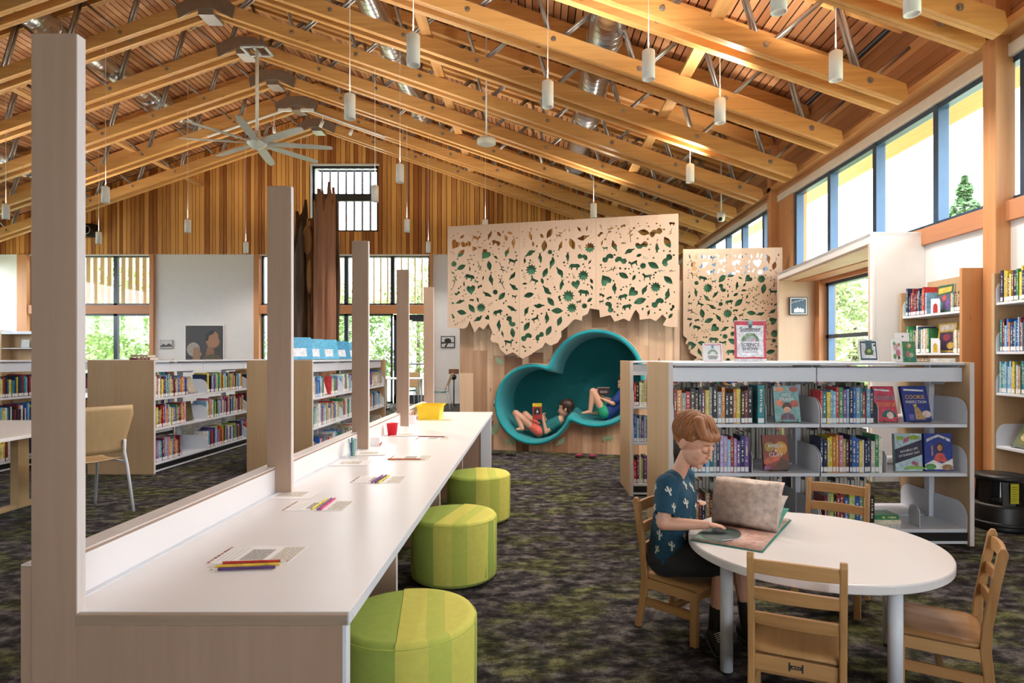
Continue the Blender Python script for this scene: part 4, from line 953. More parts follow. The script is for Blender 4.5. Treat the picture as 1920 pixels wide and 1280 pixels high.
def d_cookie(shape, text):
    shape('banner', [(-.4,.87),(.36,.84),(.36,.89),(-.4,.92)], W_); shape('table_shape', [(-.12,.06),(.28,.05),(.05,.4),(-.1,.42)], (.45,.30,.12)); shape('face', ell(.33,.2,.18,.1), (.80,.62,.58)); shape('box_shape', [(-.36,.04),(-.18,.04),(-.18,.2),(-.36,.2)], (.15,.15,.5)); shape('crown', [(-.1,.4),(.0,.44),(-.02,.5),(-.08,.45),(-.14,.5)], (.8,.6,.05),2)
    text('COOKIE', -.02, .68, .038, (.85,.50,.04)); text('PERFECTION', 0, .54, .026, W_)
face_book(fb, fx(1737), .09, Z[2], .185, .235, (.02,.045,.27), 'blue book cover with orange and white title on easel', d_cookie, rz=.12, tilt=.25)
def d_danny(shape, text):
    shape('turf', ell(.2,.05,.4,.1,12,0,math.pi), (.25,.48,.10)); shape('bush', ell(.2,.9,.25,.06), (.28,.42,.06)); shape('bush', ell(-.3,.88,.14,.06), (.3,.45,.08)); shape('band', [(-.5,.2),(.5,.44),(.5,.84),(-.5,.58)], (.03,.03,.07)); shape('player', [(-.2,.74),(0,.8),(.05,.92),(-.15,.88)], (.45,.12,.2),2); shape('shoe', [(.1,.2),(.3,.12),(.36,.2),(.16,.28)], (.4,.1,.2),2)
    text('DOUBLE LIFE', .02, .56, .020, W_, 1, .22); text('OF DANNY DAY', .02, .45, .019, W_, 1, .22)
face_book(fb, fx(1711), .055, Z[1], .175, .24, (.45,.60,.66), 'sports story cover with slanting dark band on middle shelf', d_danny, tilt=.06, th=.03, stand=False)
def d_lot(shape, text):
    shape('hair', ell(.04,.62,.16,.14), (.06,.03,.03)); shape('face', ell(.04,.62,.09,.085), (.50,.24,.13),2); shape('dress', [(-.22,.25),(-.1,.45),(.04,.5),(.2,.45),(.3,.25)], (.65,.10,.08)); shape('skyline', [(-.5,.05),(.5,.05),(.5,.34),(.1,.2),(-.2,.3),(-.5,.18)], W_,2); shape('foliage', ell(-.3,.12,.2,.08), (.1,.3,.1),3); shape('foliage', ell(.3,.1,.2,.08), (.35,.2,.1),3); shape('arm', [(-.26,.42),(-.2,.42),(-.2,.68),(-.26,.68)], (.50,.24,.13),2)
    shape('title_ribbon', [(-.42,.78),(0,.92),(.42,.78),(.42,.86),(0,.98),(-.42,.86)], (.75,.72,.66)); text('LOTERIA', 0, .85, .026, (.03,.06,.25))
face_book(fb, fx(1768), .055, Z[1], .18, .24, (.02,.05,.30), 'blue cover with dark haired girl in red dress', d_lot, tilt=.06, th=.028, stand=False)
def d_blue(shape, text): shape('white_shape', [(-.4,.05),(.2,.1),(.4,.4),(.0,.5),(-.3,.62)], W_); shape('ink_shape', [(-.15,.2),(.2,.25),(.1,.4)], (.02,.08,.2),2)
face_book(fb, fx(1452), .12, Z[0], .14, .21, (.02,.16,.42), 'blue and white cover propped on the bottom shelf', d_blue, rz=-.2, tilt=.25)
# ---- things on top of the front bookcase
TZ = 1.164
def holder(px, py, d, w_, h, label, art, rz=0, tilt=.12, name='sign_holder'):
    p = P(px, py, d); t = thing(name, label, 'sign', (p.x,d,TZ+.001), rz)
    R = Matrix.Rotation(-tilt,4,'X'); MB().box(-w_/2-.004,w_/2+.004,.001,.004,0,h+.004).xf(R).build('acrylic_back', M['clear'], t); MB().box(-w_/2,w_/2,-.0005,.0005,.003,h).xf(R).build('printed_sheet', M['paper'], t)
    box('acrylic_foot', M['clear'], t, -w_/2-.004,w_/2+.004,-.005,.07,0,.003)
    def shape(nm, pl, col, k=1):
        o = MB().prism(pl, lambda p,q:(p*w_,-.0006-.0004*k,q*h), lambda p,q:(p*w_,-.0004,q*h)).xf(R).build(nm, M['flat'], t); o.color = (*col,1)
    def text(s, px, pz, size, col, sq=1):
        o = text_mesh('sign_text', s, size, R@Matrix.Translation((px*w_,-.0026,pz*h))@Matrix.Rotation(math.pi/2,4,'X'), M['flat'], t, squeeze=sq); o.color = (*col,1)
    art(shape, text); return t
def art_sci(shape, text):
    red = (.62,.06,.10)
    shape('red_border', [(-.5,.08),(.5,.08),(.5,.985),(-.5,.985)], red); shape('white_field', [(-.42,.13),(-.2,.115),(.1,.13),(.43,.12),(.41,.5),(.43,.88),(-.44,.89),(-.42,.5)], (.80,.80,.86),2); shape('foot_strip', [(-.5,.01),(.5,.01),(.5,.085),(-.5,.085)], (.75,.75,.8))
    shape('badge_top', [(-.05,.9),(.07,.9),(.07,.99),(-.05,.99)], (.2,.5,.5),3); shape('badge', ell(.0,.86,.06,.05), (.08,.12,.13),4)
    shape('dome_art', ell(0,.5,.28,.2,16,0,math.pi), (.22,.33,.20),3); shape('dome_inner', ell(.02,.5,.16,.13,12,0,math.pi), (.45,.52,.55),4); shape('pink_tent', [(.0,.5),(.14,.5),(.07,.58)], (.75,.3,.4),5)
    for k, (a, b) in enumerate(((-.22,.56),(-.15,.63),(.2,.6),(.12,.66),(-.02,.68))): shape('leaf_art', ell(a,b,.04,.03,8), [(.1,.2,.08),(.5,.6,.4),(.16,.3,.12)][k%3],5)
    text('Summer', 0, .785, .052, (.04,.04,.06), .8); text('SCIENCE', 0, .415, .033, (.02,.02,.06), .98); text('SHOW', 0, .315, .034, (.02,.02,.06), 1.05)
    shape('small_print', [(-.24,.235),(.24,.235),(.24,.25),(-.24,.25)], (.25,.25,.3),3)
holder(1407,672,4.15,.215,.282,'red bordered Summer Science Show poster stand on bookcase',art_sci,tilt=.03)
def art_sci2(shape, text):
    shape('red_border', [(-.42,.9),(.42,.9),(.42,.94),(-.42,.94)], (.65,.08,.14)); shape('red_border', [(.4,.05),(.44,.05),(.44,.94),(.4,.94)], (.7,.3,.4)); shape('red_border', [(-.44,.05),(.44,.05),(.44,.08),(-.44,.08)], (.7,.4,.48)); shape('badge', [(-.06,.72),(.06,.72),(.06,.92),(-.06,.92)], (.1,.35,.45),2)
    shape('dome_art', ell(0,.42,.26,.26,14,0,math.pi), (.30,.40,.30)); shape('dome_inner', ell(0,.42,.15,.15,12,0,math.pi), (.7,.75,.72),2); text('SCIENCE', 0, .3, .018, (.2,.2,.25)); text('SHOW', 0, .2, .018, (.2,.2,.25))
holder(1337,674,4.0,.135,.125,'small acrylic stand of science show flyers on bookcase',art_sci2,tilt=.1,rz=.12)
def art_mon(shape, text):
    shape('frame_print', [(-.42,.1),(.42,.1),(.4,.92),(-.42,.92)], (.04,.09,.13)); shape('field', [(-.36,.18),(.36,.18),(.34,.84),(-.36,.84)], (.78,.79,.82),2); shape('banner', [(-.14,.6),(.18,.6),(.18,.95),(-.14,.95)], (.07,.15,.2),3); shape('robot', [(-.18,.32),(.2,.32),(.24,.48),(.14,.62),(-.12,.62),(-.22,.46)], (.08,.14,.06),3); shape('robot_face', ell(.02,.5,.1,.08), (.35,.5,.22),4); shape('mark', ell(.3,.74,.05,.05,8), (.05,.08,.1),4)
holder(1630,676,3.98,.135,.15,'acrylic stand with blue framed green creature flyer',art_mon,rz=.08)
def art_flo(shape, text):
    for k, (a, b, s, c) in enumerate(((-.1,.65,.2,(.75,.5,.6)),(.1,.4,.2,(.55,.2,.3)),(-.2,.25,.14,(.12,.3,.1)),(.2,.75,.1,(.5,.25,.1)),(.15,.2,.1,(.1,.12,.1)),(-.2,.8,.1,(.1,.4,.15)))): shape('flower_art', ell(a,b,s,s*.8,10), c, 1+k)
holder(1683,676,4.02,.075,.155,'narrow floral flyer stand beside the green flyer',art_flo)
def art_grn(shape, text):
    shape('green_field', [(-.5,0),(.5,0),(.5,1),(-.5,1)], (.07,.28,.13))
    for k, (a, b, s, c) in enumerate(((.0,.8,.18,(.7,.35,.1)),(.05,.82,.09,(.85,.75,.7)),(-.1,.4,.2,(.45,.2,.2)),(.15,.35,.16,(.55,.6,.4)),(-.25,.15,.15,(.03,.2,.18)),(.3,.15,.14,(.02,.25,.3)))): shape('flyer_art', ell(a,b,s,s*.7,10), c, 2+k)
holder(1706,676,3.93,.085,.135,'green illustrated flyer stand on the bookcase top',art_grn)
def art_bl(shape, text): shape('mark', [(.0,.84),(.12,.84),(.12,.9),(.0,.9)], (.2,.2,.22)); shape('line', [(-.2,.7),(.35,.7),(.35,.71),(-.2,.71)], (.4,.4,.42))
holder(1694,674,4.12,.10,.20,'tall white notice stand behind the green flyer',art_bl)
for k, (px, c_, lb, w_) in enumerate(((1718,14,'tan book lying on the bookcase top',.11),(1758,9,'white book lying at the right of bookcase top',.165))):
    m = Matrix.Translation(((px-997)/F*4.05-w_/2,4.0,TZ+.001+.026))@Matrix.Rotation(math.pi/2,4,'Y'); add_book(m,.026,w_,.10,c_,lb,g1,False)
# ---- second bookcase behind
SB = Vector((.875,5.3,0)); low_case('low bookcase standing behind the front bookcase near the cloud alcove', SB, 0, 1.88, 2, .56)
sb = frame_m(SB,0)
for z, nm in ((Z[2],'upper'),(Z[1],'middle'),(Z[0],'bottom')):
    fill_row(sb, .012, .33, z, .012, rg, .19,.24, .15, '%s shelf of the bookcase behind' % nm, 'books on the second bookcase', .015,.028, lean=0)
for z in Z:
    fill_row(sb, .36, .92, z, .012, rg, .18,.24, .15, None, None, .015,.03); fill_row(sb, .96, 1.8, z, .012, rg, .18,.24, .15, None, None, .015,.03)
# ---- tall wall bookcases at right (faces towards -x)
def tall_case(label, y0, y1, zs, top=1.925, x=3.5, dp=.26):
    t = thing('bookcase', label, 'bookcase', (x,y1,0), -math.pi/2, 'tall wall bookcases'); L = y1-y0
    for xx in (0, L-.03): box('end_panel', M['maple_e'] if xx == 0 else M['fir_col'], t, xx, xx+.03, 0, dp, 0, top if xx else top-.12, .002)
    box('back_panel', M['maple_e'], t, .03, L-.03, dp-.012, dp, 0, top-.02)
    for z in zs:
        o = box('shelf', M['metal_w'], t, .032, L-.032, .01, dp-.014, z-.02, z, .003)
        q = link('shelf_bracket', BRK, None, o); q.location = (.032,.01,z); q.scale = (1,.8,1)
        q = link('shelf_bracket', BRK, None, o); q.location = (L-.037,.01,z); q.scale = (1,.8,1)
    return frame_m((x,y1,0), -math.pi/2), L
tz = (.1,.42,.75,1.08,1.395,1.63)
b1, L1 = tall_case('tall bookcase between the window bay and the fir column', 4.99, 5.84, (.1,.42,.75,1.235,1.58))
g2 = 'books on the tall wall bookcases'
fill_row(b1, .05, .38, 1.58, .02, rg, .18,.26, .16, 'top shelf of tall bookcase by the bay', g2, .014,.026, pal=[6,3,9,8,12,15,0,2])
fill_row(b1, .66, .81, 1.58, .03, rg, .15,.18, .15, 'top right shelf of tall bookcase by the bay', g2, .016,.026, pal=[5,14,17,14,16])
fill_row(b1, .08, .40, 1.235, .02, rg, .19,.25, .16, 'second shelf of tall bookcase by the bay', g2, .014,.026, pal=[14,0,2,5,6,9,6,8])
fill_row(b1, .70, .81, 1.235, .03, rg, .18,.20, .15, 'second right shelf of tall bookcase by the bay', g2, .016,.024, pal=[1,16,14])
for z in (.75,.42,.1): fill_row(b1, .05, .80, z, .02, rg, .18,.25, .16, None, None, .014,.03)
def d_com(shape, text):
    shape('title_band', [(-.42,.68),(.42,.74),(.42,.92),(-.42,.9)], (.62,.45,.08)); shape('dark_field', [(-.45,.05),(.45,.05),(.45,.66),(-.45,.62)], (.10,.10,.18)); shape('red_figure', ell(0,.52,.12,.12), (.6,.1,.06),2); shape('figure', ell(.25,.3,.14,.16), (.2,.1,.35),2); shape('figure', ell(-.2,.25,.14,.14), (.1,.3,.3),2)
face_book(b1, .53, .06, 1.58, .2, .235, (.03,.12,.06), 'comic book cover with gold title band on top shelf', d_com, tilt=.1)
def d_com2(shape, text):
    shape('cream_band', [(-.4,.72),(.4,.76),(.4,.95),(-.4,.95)], (.55,.5,.42)); shape('dark_field', [(-.4,.05),(.45,.05),(.45,.7),(-.4,.68)], (.05,.03,.07)); shape('figure', ell(.0,.5,.2,.12), (.25,.03,.06),2); shape('figure', ell(.25,.22,.2,.12), (.45,.3,.06),2)
face_book(b1, .56, .06, 1.235, .23, .25, (.55,.38,.05), 'yellow framed dark comic cover on the second shelf', d_com2, tilt=.1)
for x, z, lb, c_ in ((.50,1.58,'white arch shaped book holder with red window on top shelf',(.45,.03,.03)),(.50,1.235,'white arch shaped book holder with yellow window below',(.6,.4,.04))):
    t = thing('book_holder', lb, 'book holder'); t.matrix_world = b1@Matrix.Translation((x,.014,z+.0006))
    MB().prism([(-.06,0),(.06,0),(.06,.10),(.045,.125),(-.06,.13)], lambda a,b:(a,0,b), lambda a,b:(a,.004,b)).build('holder_plate', M['metal_w'], t)
    o = MB().prism([(-.03,.005),(.03,.005)]+ell(0,.05,.03,.035,8,0,math.pi), lambda a,b:(a,-.0008,b), lambda a,b:(a,.001,b)).build('arch_window', M['flat'], t); o.color = (*c_,1)
    box('holder_base', M['metal_w'], t, -.06,.06,0,.009,0,.002)
b2, L2_ = tall_case('tall bookcase at the right picture edge behind black step stool', 3.7, 4.67, (.1,.53,.93,1.24,1.61), 1.955)
for z, nm, pal in ((1.61,'top',[17,7,1,0,7,6,2,12,10]),(1.24,'second',[8,12,4,0,13,7,2,5]),(.93,'third',[2,14,6,3,12,7,5,14,9])):
    fill_row(b2, .05, .5, z, .02, rg, .19,.25, .16, '%s shelf of the right edge bookcase' % nm, g2, .012,.022, pal=pal); fill_row(b2, .52, .9, z, .02, rg, .19,.25, .16, None, None, .012,.024)
def d_mag(shape, text): shape('photo', [(-.4,.08),(.4,.08),(.4,.75),(-.4,.7)], (.16,.17,.06)); shape('photo_light', ell(-.1,.35,.2,.15), (.5,.42,.22),2)
face_book(b2, .22, .06, .53, .2, .25, (.12,.16,.12), 'magazine with green photo leaning on lower shelf', d_mag, tilt=.5)
# black step stool
p = on_z(1893,978,0); st = thing('step_stool', 'round black two step stool with a yellow warning label', 'step stool', (3.31,4.33,0))
MB().lathe([(0,0),(.18,0),(.18,.02),(.175,.05),(.17,.16),(.16,.18),(0,.18)],36).build('lower_step', M['black'], st, True); MB().lathe([(.176,.03),(.183,.045),(.176,.06)],36).build('bumper_ring', M['black'], st, True)
for k in range(6):
    a = k*math.pi/3+.2; MB().bar((.135*math.cos(a),.135*math.sin(a),.18),(.125*math.cos(a),.125*math.sin(a),.34),.075,.02,(math.cos(a),math.sin(a),0)).build('post', M['black'], st)
MB().lathe([(0,.34),(.15,.34),(.16,.355),(.155,.375),(0,.378)],36).build('upper_step', M['black'], st, True)
a = -2.0; lbm = MB().box(-.028,.028,-.003,0,.2,.335).xf(Matrix.Translation((-.02,-.151,0))); lbm.build('warning_label', mat('yellow_label',(.62,.58,.02),.5), st)
for k in range(7): box('label_text', M['ink'], st, -.042,-.006+.006*(k%2),-.1545,-.154,.215+k*.016,.218+k*.016)
# ---- left rows
pA = Vector((-3.88,6.30,0)); RL = 3.1
low_case('low bookcase with maple end panel left of the second fin board', pA, math.pi/2, RL, 3, .65); bA = frame_m(pA, math.pi/2)
g3 = 'books on the left bookcase row'
sn = {Z[2]:'upper',Z[1]:'middle',Z[0]:'bottom'}
for z in Z:
    for s in range(3):
        x0 = s*RL/3+.015
        e = x0+(.62 if z != Z[0] else .5)
        fill_row(bA, x0, e if s == 0 else x0+.94, z, .012, rg, .18,.24, .16, ('%s shelf of left bookcase, near section' % sn[z]) if s == 0 else ('%s shelf of left bookcase, far section' % sn[z] if s == 1 and z > .4 and books_made[0] < 292 else None), g3, .016,.034)
bookend(bA, .56, .03, Z[0], 'white bookend on the bottom shelf of left bookcase')
face_book(bA, .78, .08, Z[1], .2, .22, (.09,.08,.03), 'dark mossy picture book facing out on left bookcase', None, tilt=.15)
for k in range(2): face_book(bA, .72+.14*k, .08, Z[2], .13, .2, [(.45,.28,.16),(.5,.42,.3)][k], ['tan book facing out on the upper left shelf','pale brown book facing out beside the tan book'][k], None, tilt=.3)
pB = Vector((-2.26,6.30,0)); low_case('low bookcase carrying blue binders behind the counter', pB, math.pi/2, RL, 3, .64); bB = frame_m(pB, math.pi/2)
pC = Vector((-5.5,6.3,0)); low_case('low bookcase at the far left behind the white table', pC, math.pi/2, RL, 3, .65); bC = frame_m(pC, math.pi/2)
for z in Z:
    for s in range(3):
        x0 = s*RL/3+.015
        pb = [9,16,12,3,13,6,14,4,9]
        if z == Z[2]: fill_row(bB, x0, x0+.40, z, .012, rg, .16,.24, .16, None, None, .016,.034, pal=pb); fill_row(bB, x0+.66, x0+.94, z, .012, rg, .16,.24, .16, None, None, .016,.034, pal=pb)
        else: fill_row(bB, x0, x0+.94, z, .012, rg, .16,.24, .16, None, None, .016,.034, pal=pb)
        fill_row(bC, x0, x0+.97, z, .012, rg, .17,.24, .16, None, None, .014,.03, pal=[0,4,1,7,2,5,9,12])
for q in range(3): face_book(bB, .545+RL/3*q, .05, Z[2], .17, .19, [(.7,.68,.66),(.6,.58,.55),(.7,.62,.6)][q], ['pale picture book facing out on the binder bookcase','grey picture book facing out on the binder bookcase','pinkish picture book facing out on the binder bookcase'][q], None, tilt=.25)
# blue binders on display along the top of that bookcase
for k, (xx, tl, c_) in enumerate(((.22,.5,(.03,.30,.55)),(.62,.55,(.05,.36,.60)),(1.1,.5,(.06,.40,.64)),(1.6,.55,(.03,.27,.50)),(2.0,.6,(.05,.34,.58)),(2.5,.5,(.75,.76,.78)))):
    face_book(bB, xx, .22, TZ, .3, .27, c_, ['nearest blue binder propped on the low bookcase','second blue binder propped on the low bookcase','third blue binder with printed label on the bookcase','fourth blue binder leaning on the bookcase','fifth blue binder on the bookcase top','pale display board at the far end of bookcase top'][k], lambda shape, text: shape('label_sheet', [(-.3,.12),(.3,.12),(.3,.5),(-.3,.5)], (.62,.66,.74)), tilt=tl, rz=-1.05, stand=False)
for k, (yy, c_) in enumerate(((6.6,2),(6.62,14))):
    add_book(Matrix.Translation((-4.33,yy,TZ+.002+.03*k+.028))@Matrix.Rotation(math.pi/2,4,'Y'), .028, .22-.04*k, .16, c_, ['dark red book lying on the left bookcase top','tan book stacked on the dark red book'][k], g3, False)
# all remaining, too many to count one by one
mats = []; sv = []; sf = []; si = []
for k, (key, mb) in enumerate(STUFF.items()):
    if key in ('page','sticker'): mm = M[key]
    else:
        mm = mat('row_'+key.replace(' ','_'), dict(BC)[key], .45, var=.35, scale=25)
    mats.append(mm); n = len(sv); sv += mb.v; sf += [tuple(i+n for i in f) for f in mb.f]; si += [k]*len(mb.f)
me = bpy.data.meshes.new('book_rows'); me.from_pydata(sv, [], sf)
for mm in mats: me.materials.append(mm)
me.polygons.foreach_set('material_index', si); me.update()
props(link('book_rows', me), 'rows of books filling the farther shelves and shelf backs', 'books', kind='stuff')
# ================================================================ ROUND TABLE AND CHILD CHAIRS
TC = Vector((1.113,2.44,0)); TH = .467
tb = thing('round_table', 'low round table with pale laminate top and white tube legs', 'table', TC, math.radians(196.7))
MB().lathe([(0,TH-.034),(.468,TH-.034),(.474,TH-.030),(.475,TH-.006),(.472,TH-.001),(.468,TH),(0,TH)],72).build('table_top', M['tablelam'], tb)
for k in range(4):
    a = k*math.pi/2; c_ = (.39*math.cos(a),.39*math.sin(a))
    MB().lathe([(.0,.012),(.0235,.012),(.0235,TH-.034),(0,TH-.034)],20,c_).build('leg', M['metal_w'], tb, True); MB().lathe([(0,0),(.022,0),(.022,.012),(0,.012)],16,c_).build('foot', M['black'], tb)
def kid_chair(label, loc, rz, mark=False):
    t = thing('child_chair', label, 'chair', loc, rz, 'small oak chairs around the round table')
    W = .135; SZ = .25
    # contoured seat
    nx, ny = 9, 11; mb = MB()
    for top_ in (1,0):
        for i in range(nx):
            for j in range(ny):
                x = -.125+.28*i/(nx-1); y = (-.15+.30*j/(ny-1))*(1 if i else .82)
                e = max(abs(i/(nx-1)*2-1), abs(j/(ny-1)*2-1))
                dip = -.010*max(0,1-((x+.02)/.13)**2)*max(0,1-(y/.13)**2); edge = -.005 if e > .95 else 0; fr = -.006 if i == nx-1 else 0
                mb.v.append((x,y,(SZ+dip+edge+fr) if top_ else SZ-.022+(.005 if e > .95 else 0)))
    n = nx*ny
    for i in range(nx-1):
        for j in range(ny-1):
            a = i*ny+j; mb.f.append((a,a+ny,a+ny+1,a+1)); mb.f.append((n+a+1,n+a+ny+1,n+a+ny,n+a))
    for i in range(nx-1): mb.f.append((i*ny,n+i*ny,n+(i+1)*ny,(i+1)*ny)); mb.f.append((i*ny+ny-1,(i+1)*ny+ny-1,n+(i+1)*ny+ny-1,n+i*ny+ny-1))
    for j in range(ny-1): mb.f.append((j,j+1,n+j+1,n+j)); mb.f.append(((nx-1)*ny+j,n+(nx-1)*ny+j,n+(nx-1)*ny+j+1,(nx-1)*ny+j+1))
    mb.build('seat', M['oak_seat'], t, True)
    for s in (-1,1):
        box('leg', M['oak'], t, .105,.137, s*W-.014, s*W+.014, 0, SZ-.022, .004)
        prof = [(-.175,0),(-.150,.12),(-.140,.22),(-.142,.30),(-.165,.45),(-.185,.555),(-.178,.572),(-.165,.572),(-.155,.555),(-.137,.45),(-.112,.30),(-.106,.22),(-.118,.12),(-.148,0)]
        MB().prism(prof, lambda a,b:(a,s*W-.011,b), lambda a,b:(a,s*W+.011,b)).build('back_post', M['oak'], t, bevel=.004)
        box('apron', M['oak_seat'], t, -.112,.108, s*W-.009, s*W+.009, .185, .228, .002); box('side_stretcher', M['oak_seat'], t, -.12,.108, s*W-.008, s*W+.008, .105,.142,.003)
    box('apron', M['oak_x'], t, .112,.130, -W+.014, W-.014, .185,.228,.002); box('apron', M['oak_x'], t, -.128,-.112, -W+.01, W-.01, .175,.226,.002); box('cross_stretcher', M['oak_x'], t, -.01,.012,-W+.008,W-.008,.11,.136,.003)
    for z0, z1, x in ((.505,.55,-.168),(.415,.455,-.152),(.33,.37,-.136)):
        n = 8; mb = MB(); rows = []
        for i in range(n+1):
            y = -W+.009+(2*W-.018)*i/n; bow = -.012*(1-(2*i/n-1)**2); zz = .004*(1-(2*i/n-1)**2)
            rows.append([(x+bow-.007,y,z0),(x+bow+.007,y,z0),(x+bow+.004,y,z1+zz),(x+bow-.010,y,z1+zz)])
        for r in rows: mb.v += r
        for i in range(n):
            for q in range(4): mb.f.append((i*4+q,i*4+(q+1)%4,i*4+4+(q+1)%4,i*4+4+q))
        mb.f += [(0,1,2,3),(n*4+3,n*4+2,n*4+1,n*4)]
        mb.build('back_slat', M['oak_x'], t, bevel=.003)
    if mark:
        for k, (y0,y1,z0,z1) in enumerate(((-.022,-.017,.188,.216),(.017,.022,.188,.216),(-.017,.017,.196,.208))): box('burned_mark', M['ink'], t, -.1286,-.128,y0,y1,z0,z1)
        for k in range(3): box('burned_mark_line', M['oak_x'], t, -.1289,-.1286,-.013+.009*k,-.007+.009*k,.2,.204)
    return t
kid_chair('small oak chair the boy sits on', (.684,2.720,0), math.radians(-45))
kid_chair('small oak chair nearest the camera with its back turned', (.90,2.085,0), math.radians(66), True)
kid_chair('small oak chair at the far side of the round table', (1.455,2.985,0), math.radians(-127))
kid_chair('small oak chair at the right side of the round table', (1.470,2.215,0), math.radians(149), True)
# ---- open picture book on the table
BA = Vector((.628,2.447)); BBv = Vector((.87,2.30)); wv = Vector((.31,.47)).normalized(); hv = (BBv-BA).normalized()
bc = (BA+BBv)/2+wv*.27; brz = math.atan2(wv.y,wv.x)
ob = thing('open_book', 'large open picture book with pages turning on the round table', 'book', (*bc,TH+.0008), brz)
def bp(name, pts, col, thk=.0015, yh=.135):    # curved sheet: list of (x,z), swept along the book height
    mb = MB(); 
    for x, z in pts: mb.v += [(x,-yh,z),(x,yh,z),(x,yh,z+thk),(x,-yh,z+thk)]
    for i in range(len(pts)-1):
        for q in range(4): mb.f.append((i*4+q,i*4+(q+1)%4,i*4+4+(q+1)%4,i*4+4+q))
    n = len(pts)-1; mb.f += [(3,2,1,0),(n*4,n*4+1,n*4+2,n*4+3)]
    o = mb.build(name, M['flat'], ob, True); o.color = (*col,1); return o
bp('cover', [(-.275,0),(-.14,0),(0,0),(.14,0),(.275,0)], (.02,.22,.17), .002, .14)
bp('page_block', [(-.268,.003),(-.14,.006),(-.03,.007),(0,.003)], (.62,.35,.28), .003); bp('page_block', [(0,.003),(.03,.008),(.14,.008),(.268,.004)], (.55,.40,.33), .003)
bp('left_page', [(-.268,.0065),(-.14,.0095),(-.03,.0105),(0,.0065)], (.66,.37,.29), .0008)
o = MB().prism(ell(-.15,.05,.11,.075,20), lambda a,b:(a,b,.0108), lambda a,b:(a,b,.0116)).build('page_picture', M['flat'], ob); o.color = (.02,.055,.055,1)
o = MB().prism([(-.265,.0),(-.265,.134),(-.01,.134),(-.02,.11),(-.12,.125),(-.2,.08)], lambda a,b:(a,b,.0100), lambda a,b:(a,b,.0104)).build('page_picture', M['flat'], ob); o.color = (.10,.22,.17,1)
MB().tube([(-.24,.02,.0118),(-.18,-.03,.0118),(-.1,-.04,.0118),(-.05,-.01,.0118)],.0012,5).build('page_line', M['paper'], ob)
def curl(a0, a1, L=.265, n=9):
    x, z = 0, .008; out = [(x,z)]
    for i in range(n):
        a = a0+(a1-a0)*i/(n-1); x += L/n*math.cos(a); z += L/n*math.sin(a); out.append((x,z))
    return out
bp('turning_page', curl(1.7,.75,.215), (.50,.38,.31), .0006); bp('turning_page', curl(1.2,.5,.245), (.62,.44,.36), .0006); bp('turning_page', curl(.75,.12,.26), (.45,.40,.33), .0006)
o = bp('right_page', curl(.35,.0), (.03,.27,.19), .0008)
o = MB().prism([(.19,-.12),(.25,-.12),(.25,-.03),(.19,-.03)], lambda a,b:(a,b,.045), lambda a,b:(a,b,.0455)).build('page_label', M['paper'], ob); bpy.data.objects.remove(o)
# ================================================================ PEOPLE
from mathutils.bvhtree import BVHTree
def hand(segs, balls, w_, d, up, side, s=1.0, curl_=.5):
    """palm and five fingers from wrist w_ along d; side points to the thumb"""
    d = Vector(d).normalized(); up = Vector(up); up = (up-d*up.dot(d)).normalized(); side = Vector(side); side = (side-d*side.dot(d)-up*side.dot(up)).normalized()
    R = Matrix((d,side,up)).transposed()
    balls.append((Vector(w_)+d*.03*s, (.032*s,.027*s,.012*s), R))
    for k, (off, L) in enumerate(((.020,.036),(.0075,.041),(-.0055,.038),(-.018,.030))):
        b = Vector(w_)+d*.052*s+side*off*s; p1 = b+(d*math.cos(curl_*.5)-up*math.sin(curl_*.5))*L*.5*s; p2 = p1+(d*math.cos(curl_*1.6)-up*math.sin(curl_*1.6))*L*.55*s
        segs += [(b-d*.012*s,.0068*s,p1,.0062*s),(p1,.0062*s,p2,.0052*s)]
    b = Vector(w_)+d*.015*s+side*.02*s; p1 = b+(d*.5+side*.7-up*.2).normalized()*.026*s; p2 = p1+(d*.85+side*.2-up*.35).normalized()*.022*s
    segs += [(b,.009*s,p1,.0075*s),(p1,.0075*s,p2,.006*s)]
def head_parts(hc, Rm, s=1.0):
    """ellipsoids and ridges of a child's head; x forward, y left, z up in the head frame"""
    T = lambda v: Vector(hc)+Rm@(Vector(v)*s); B = []; S = []
    def b(c_, r): B.append((T(c_), tuple(q*s for q in r), Rm))
    b((-.012,0,.022),(.094,.074,.086)); b((.028,0,-.042),(.060,.053,.064)); b((.048,.027,-.032),(.034,.028,.036)); b((.048,-.027,-.032),(.034,.028,.036))
    b((.068,0,-.088),(.018,.02,.016)); b((.058,0,.03),(.026,.05,.03)); b((.074,0,-.06),(.016,.022,.015))
    for q in (-1,1):
        b((-.010,q*.074,-.016),(.013,.009,.026)); b((-.014,q*.079,-.010),(.010,.006,.021)); b((.074,q*.029,-.002),(.012,.015,.011)); b((.096,q*.009,-.033),(.009,.006,.006))
    S.append((T((.082,0,.008)),.008*s,T((.098,0,-.030)),.0105*s)); S.append((T((.088,-.012,-.055)),.005*s,T((.088,.012,-.055)),.005*s)); S.append((T((.086,-.011,-.065)),.0055*s,T((.086,.011,-.065)),.0055*s))
    return S, B, T
M['ginger'] = wood('ginger_hair', (.16,.045,.012), (.46,.18,.06), 'z', .45, 120, .05, long=.25); M['brown_hair'] = wood('dark_brown_hair', (.015,.008,.006), (.07,.035,.022), 'z', .4, 120, .05, long=.25)
M['shirt'] = mat('navy_teal_shirt', (.008,.055,.098), .85, var=.15, scale=30, bump=.2); M['shorts'] = mat('charcoal_shorts', (.022,.023,.027), .85, var=.2, scale=20, bump=.2); M['sock'] = mat('dark_sock', (.025,.022,.02), .9); M['shoe'] = mat('dark_shoe', (.016,.016,.016), .6)
boy = thing('person', 'child in cactus print shirt and charcoal shorts reading at round table', 'person', (.621,2.711,.272), math.radians(-32))
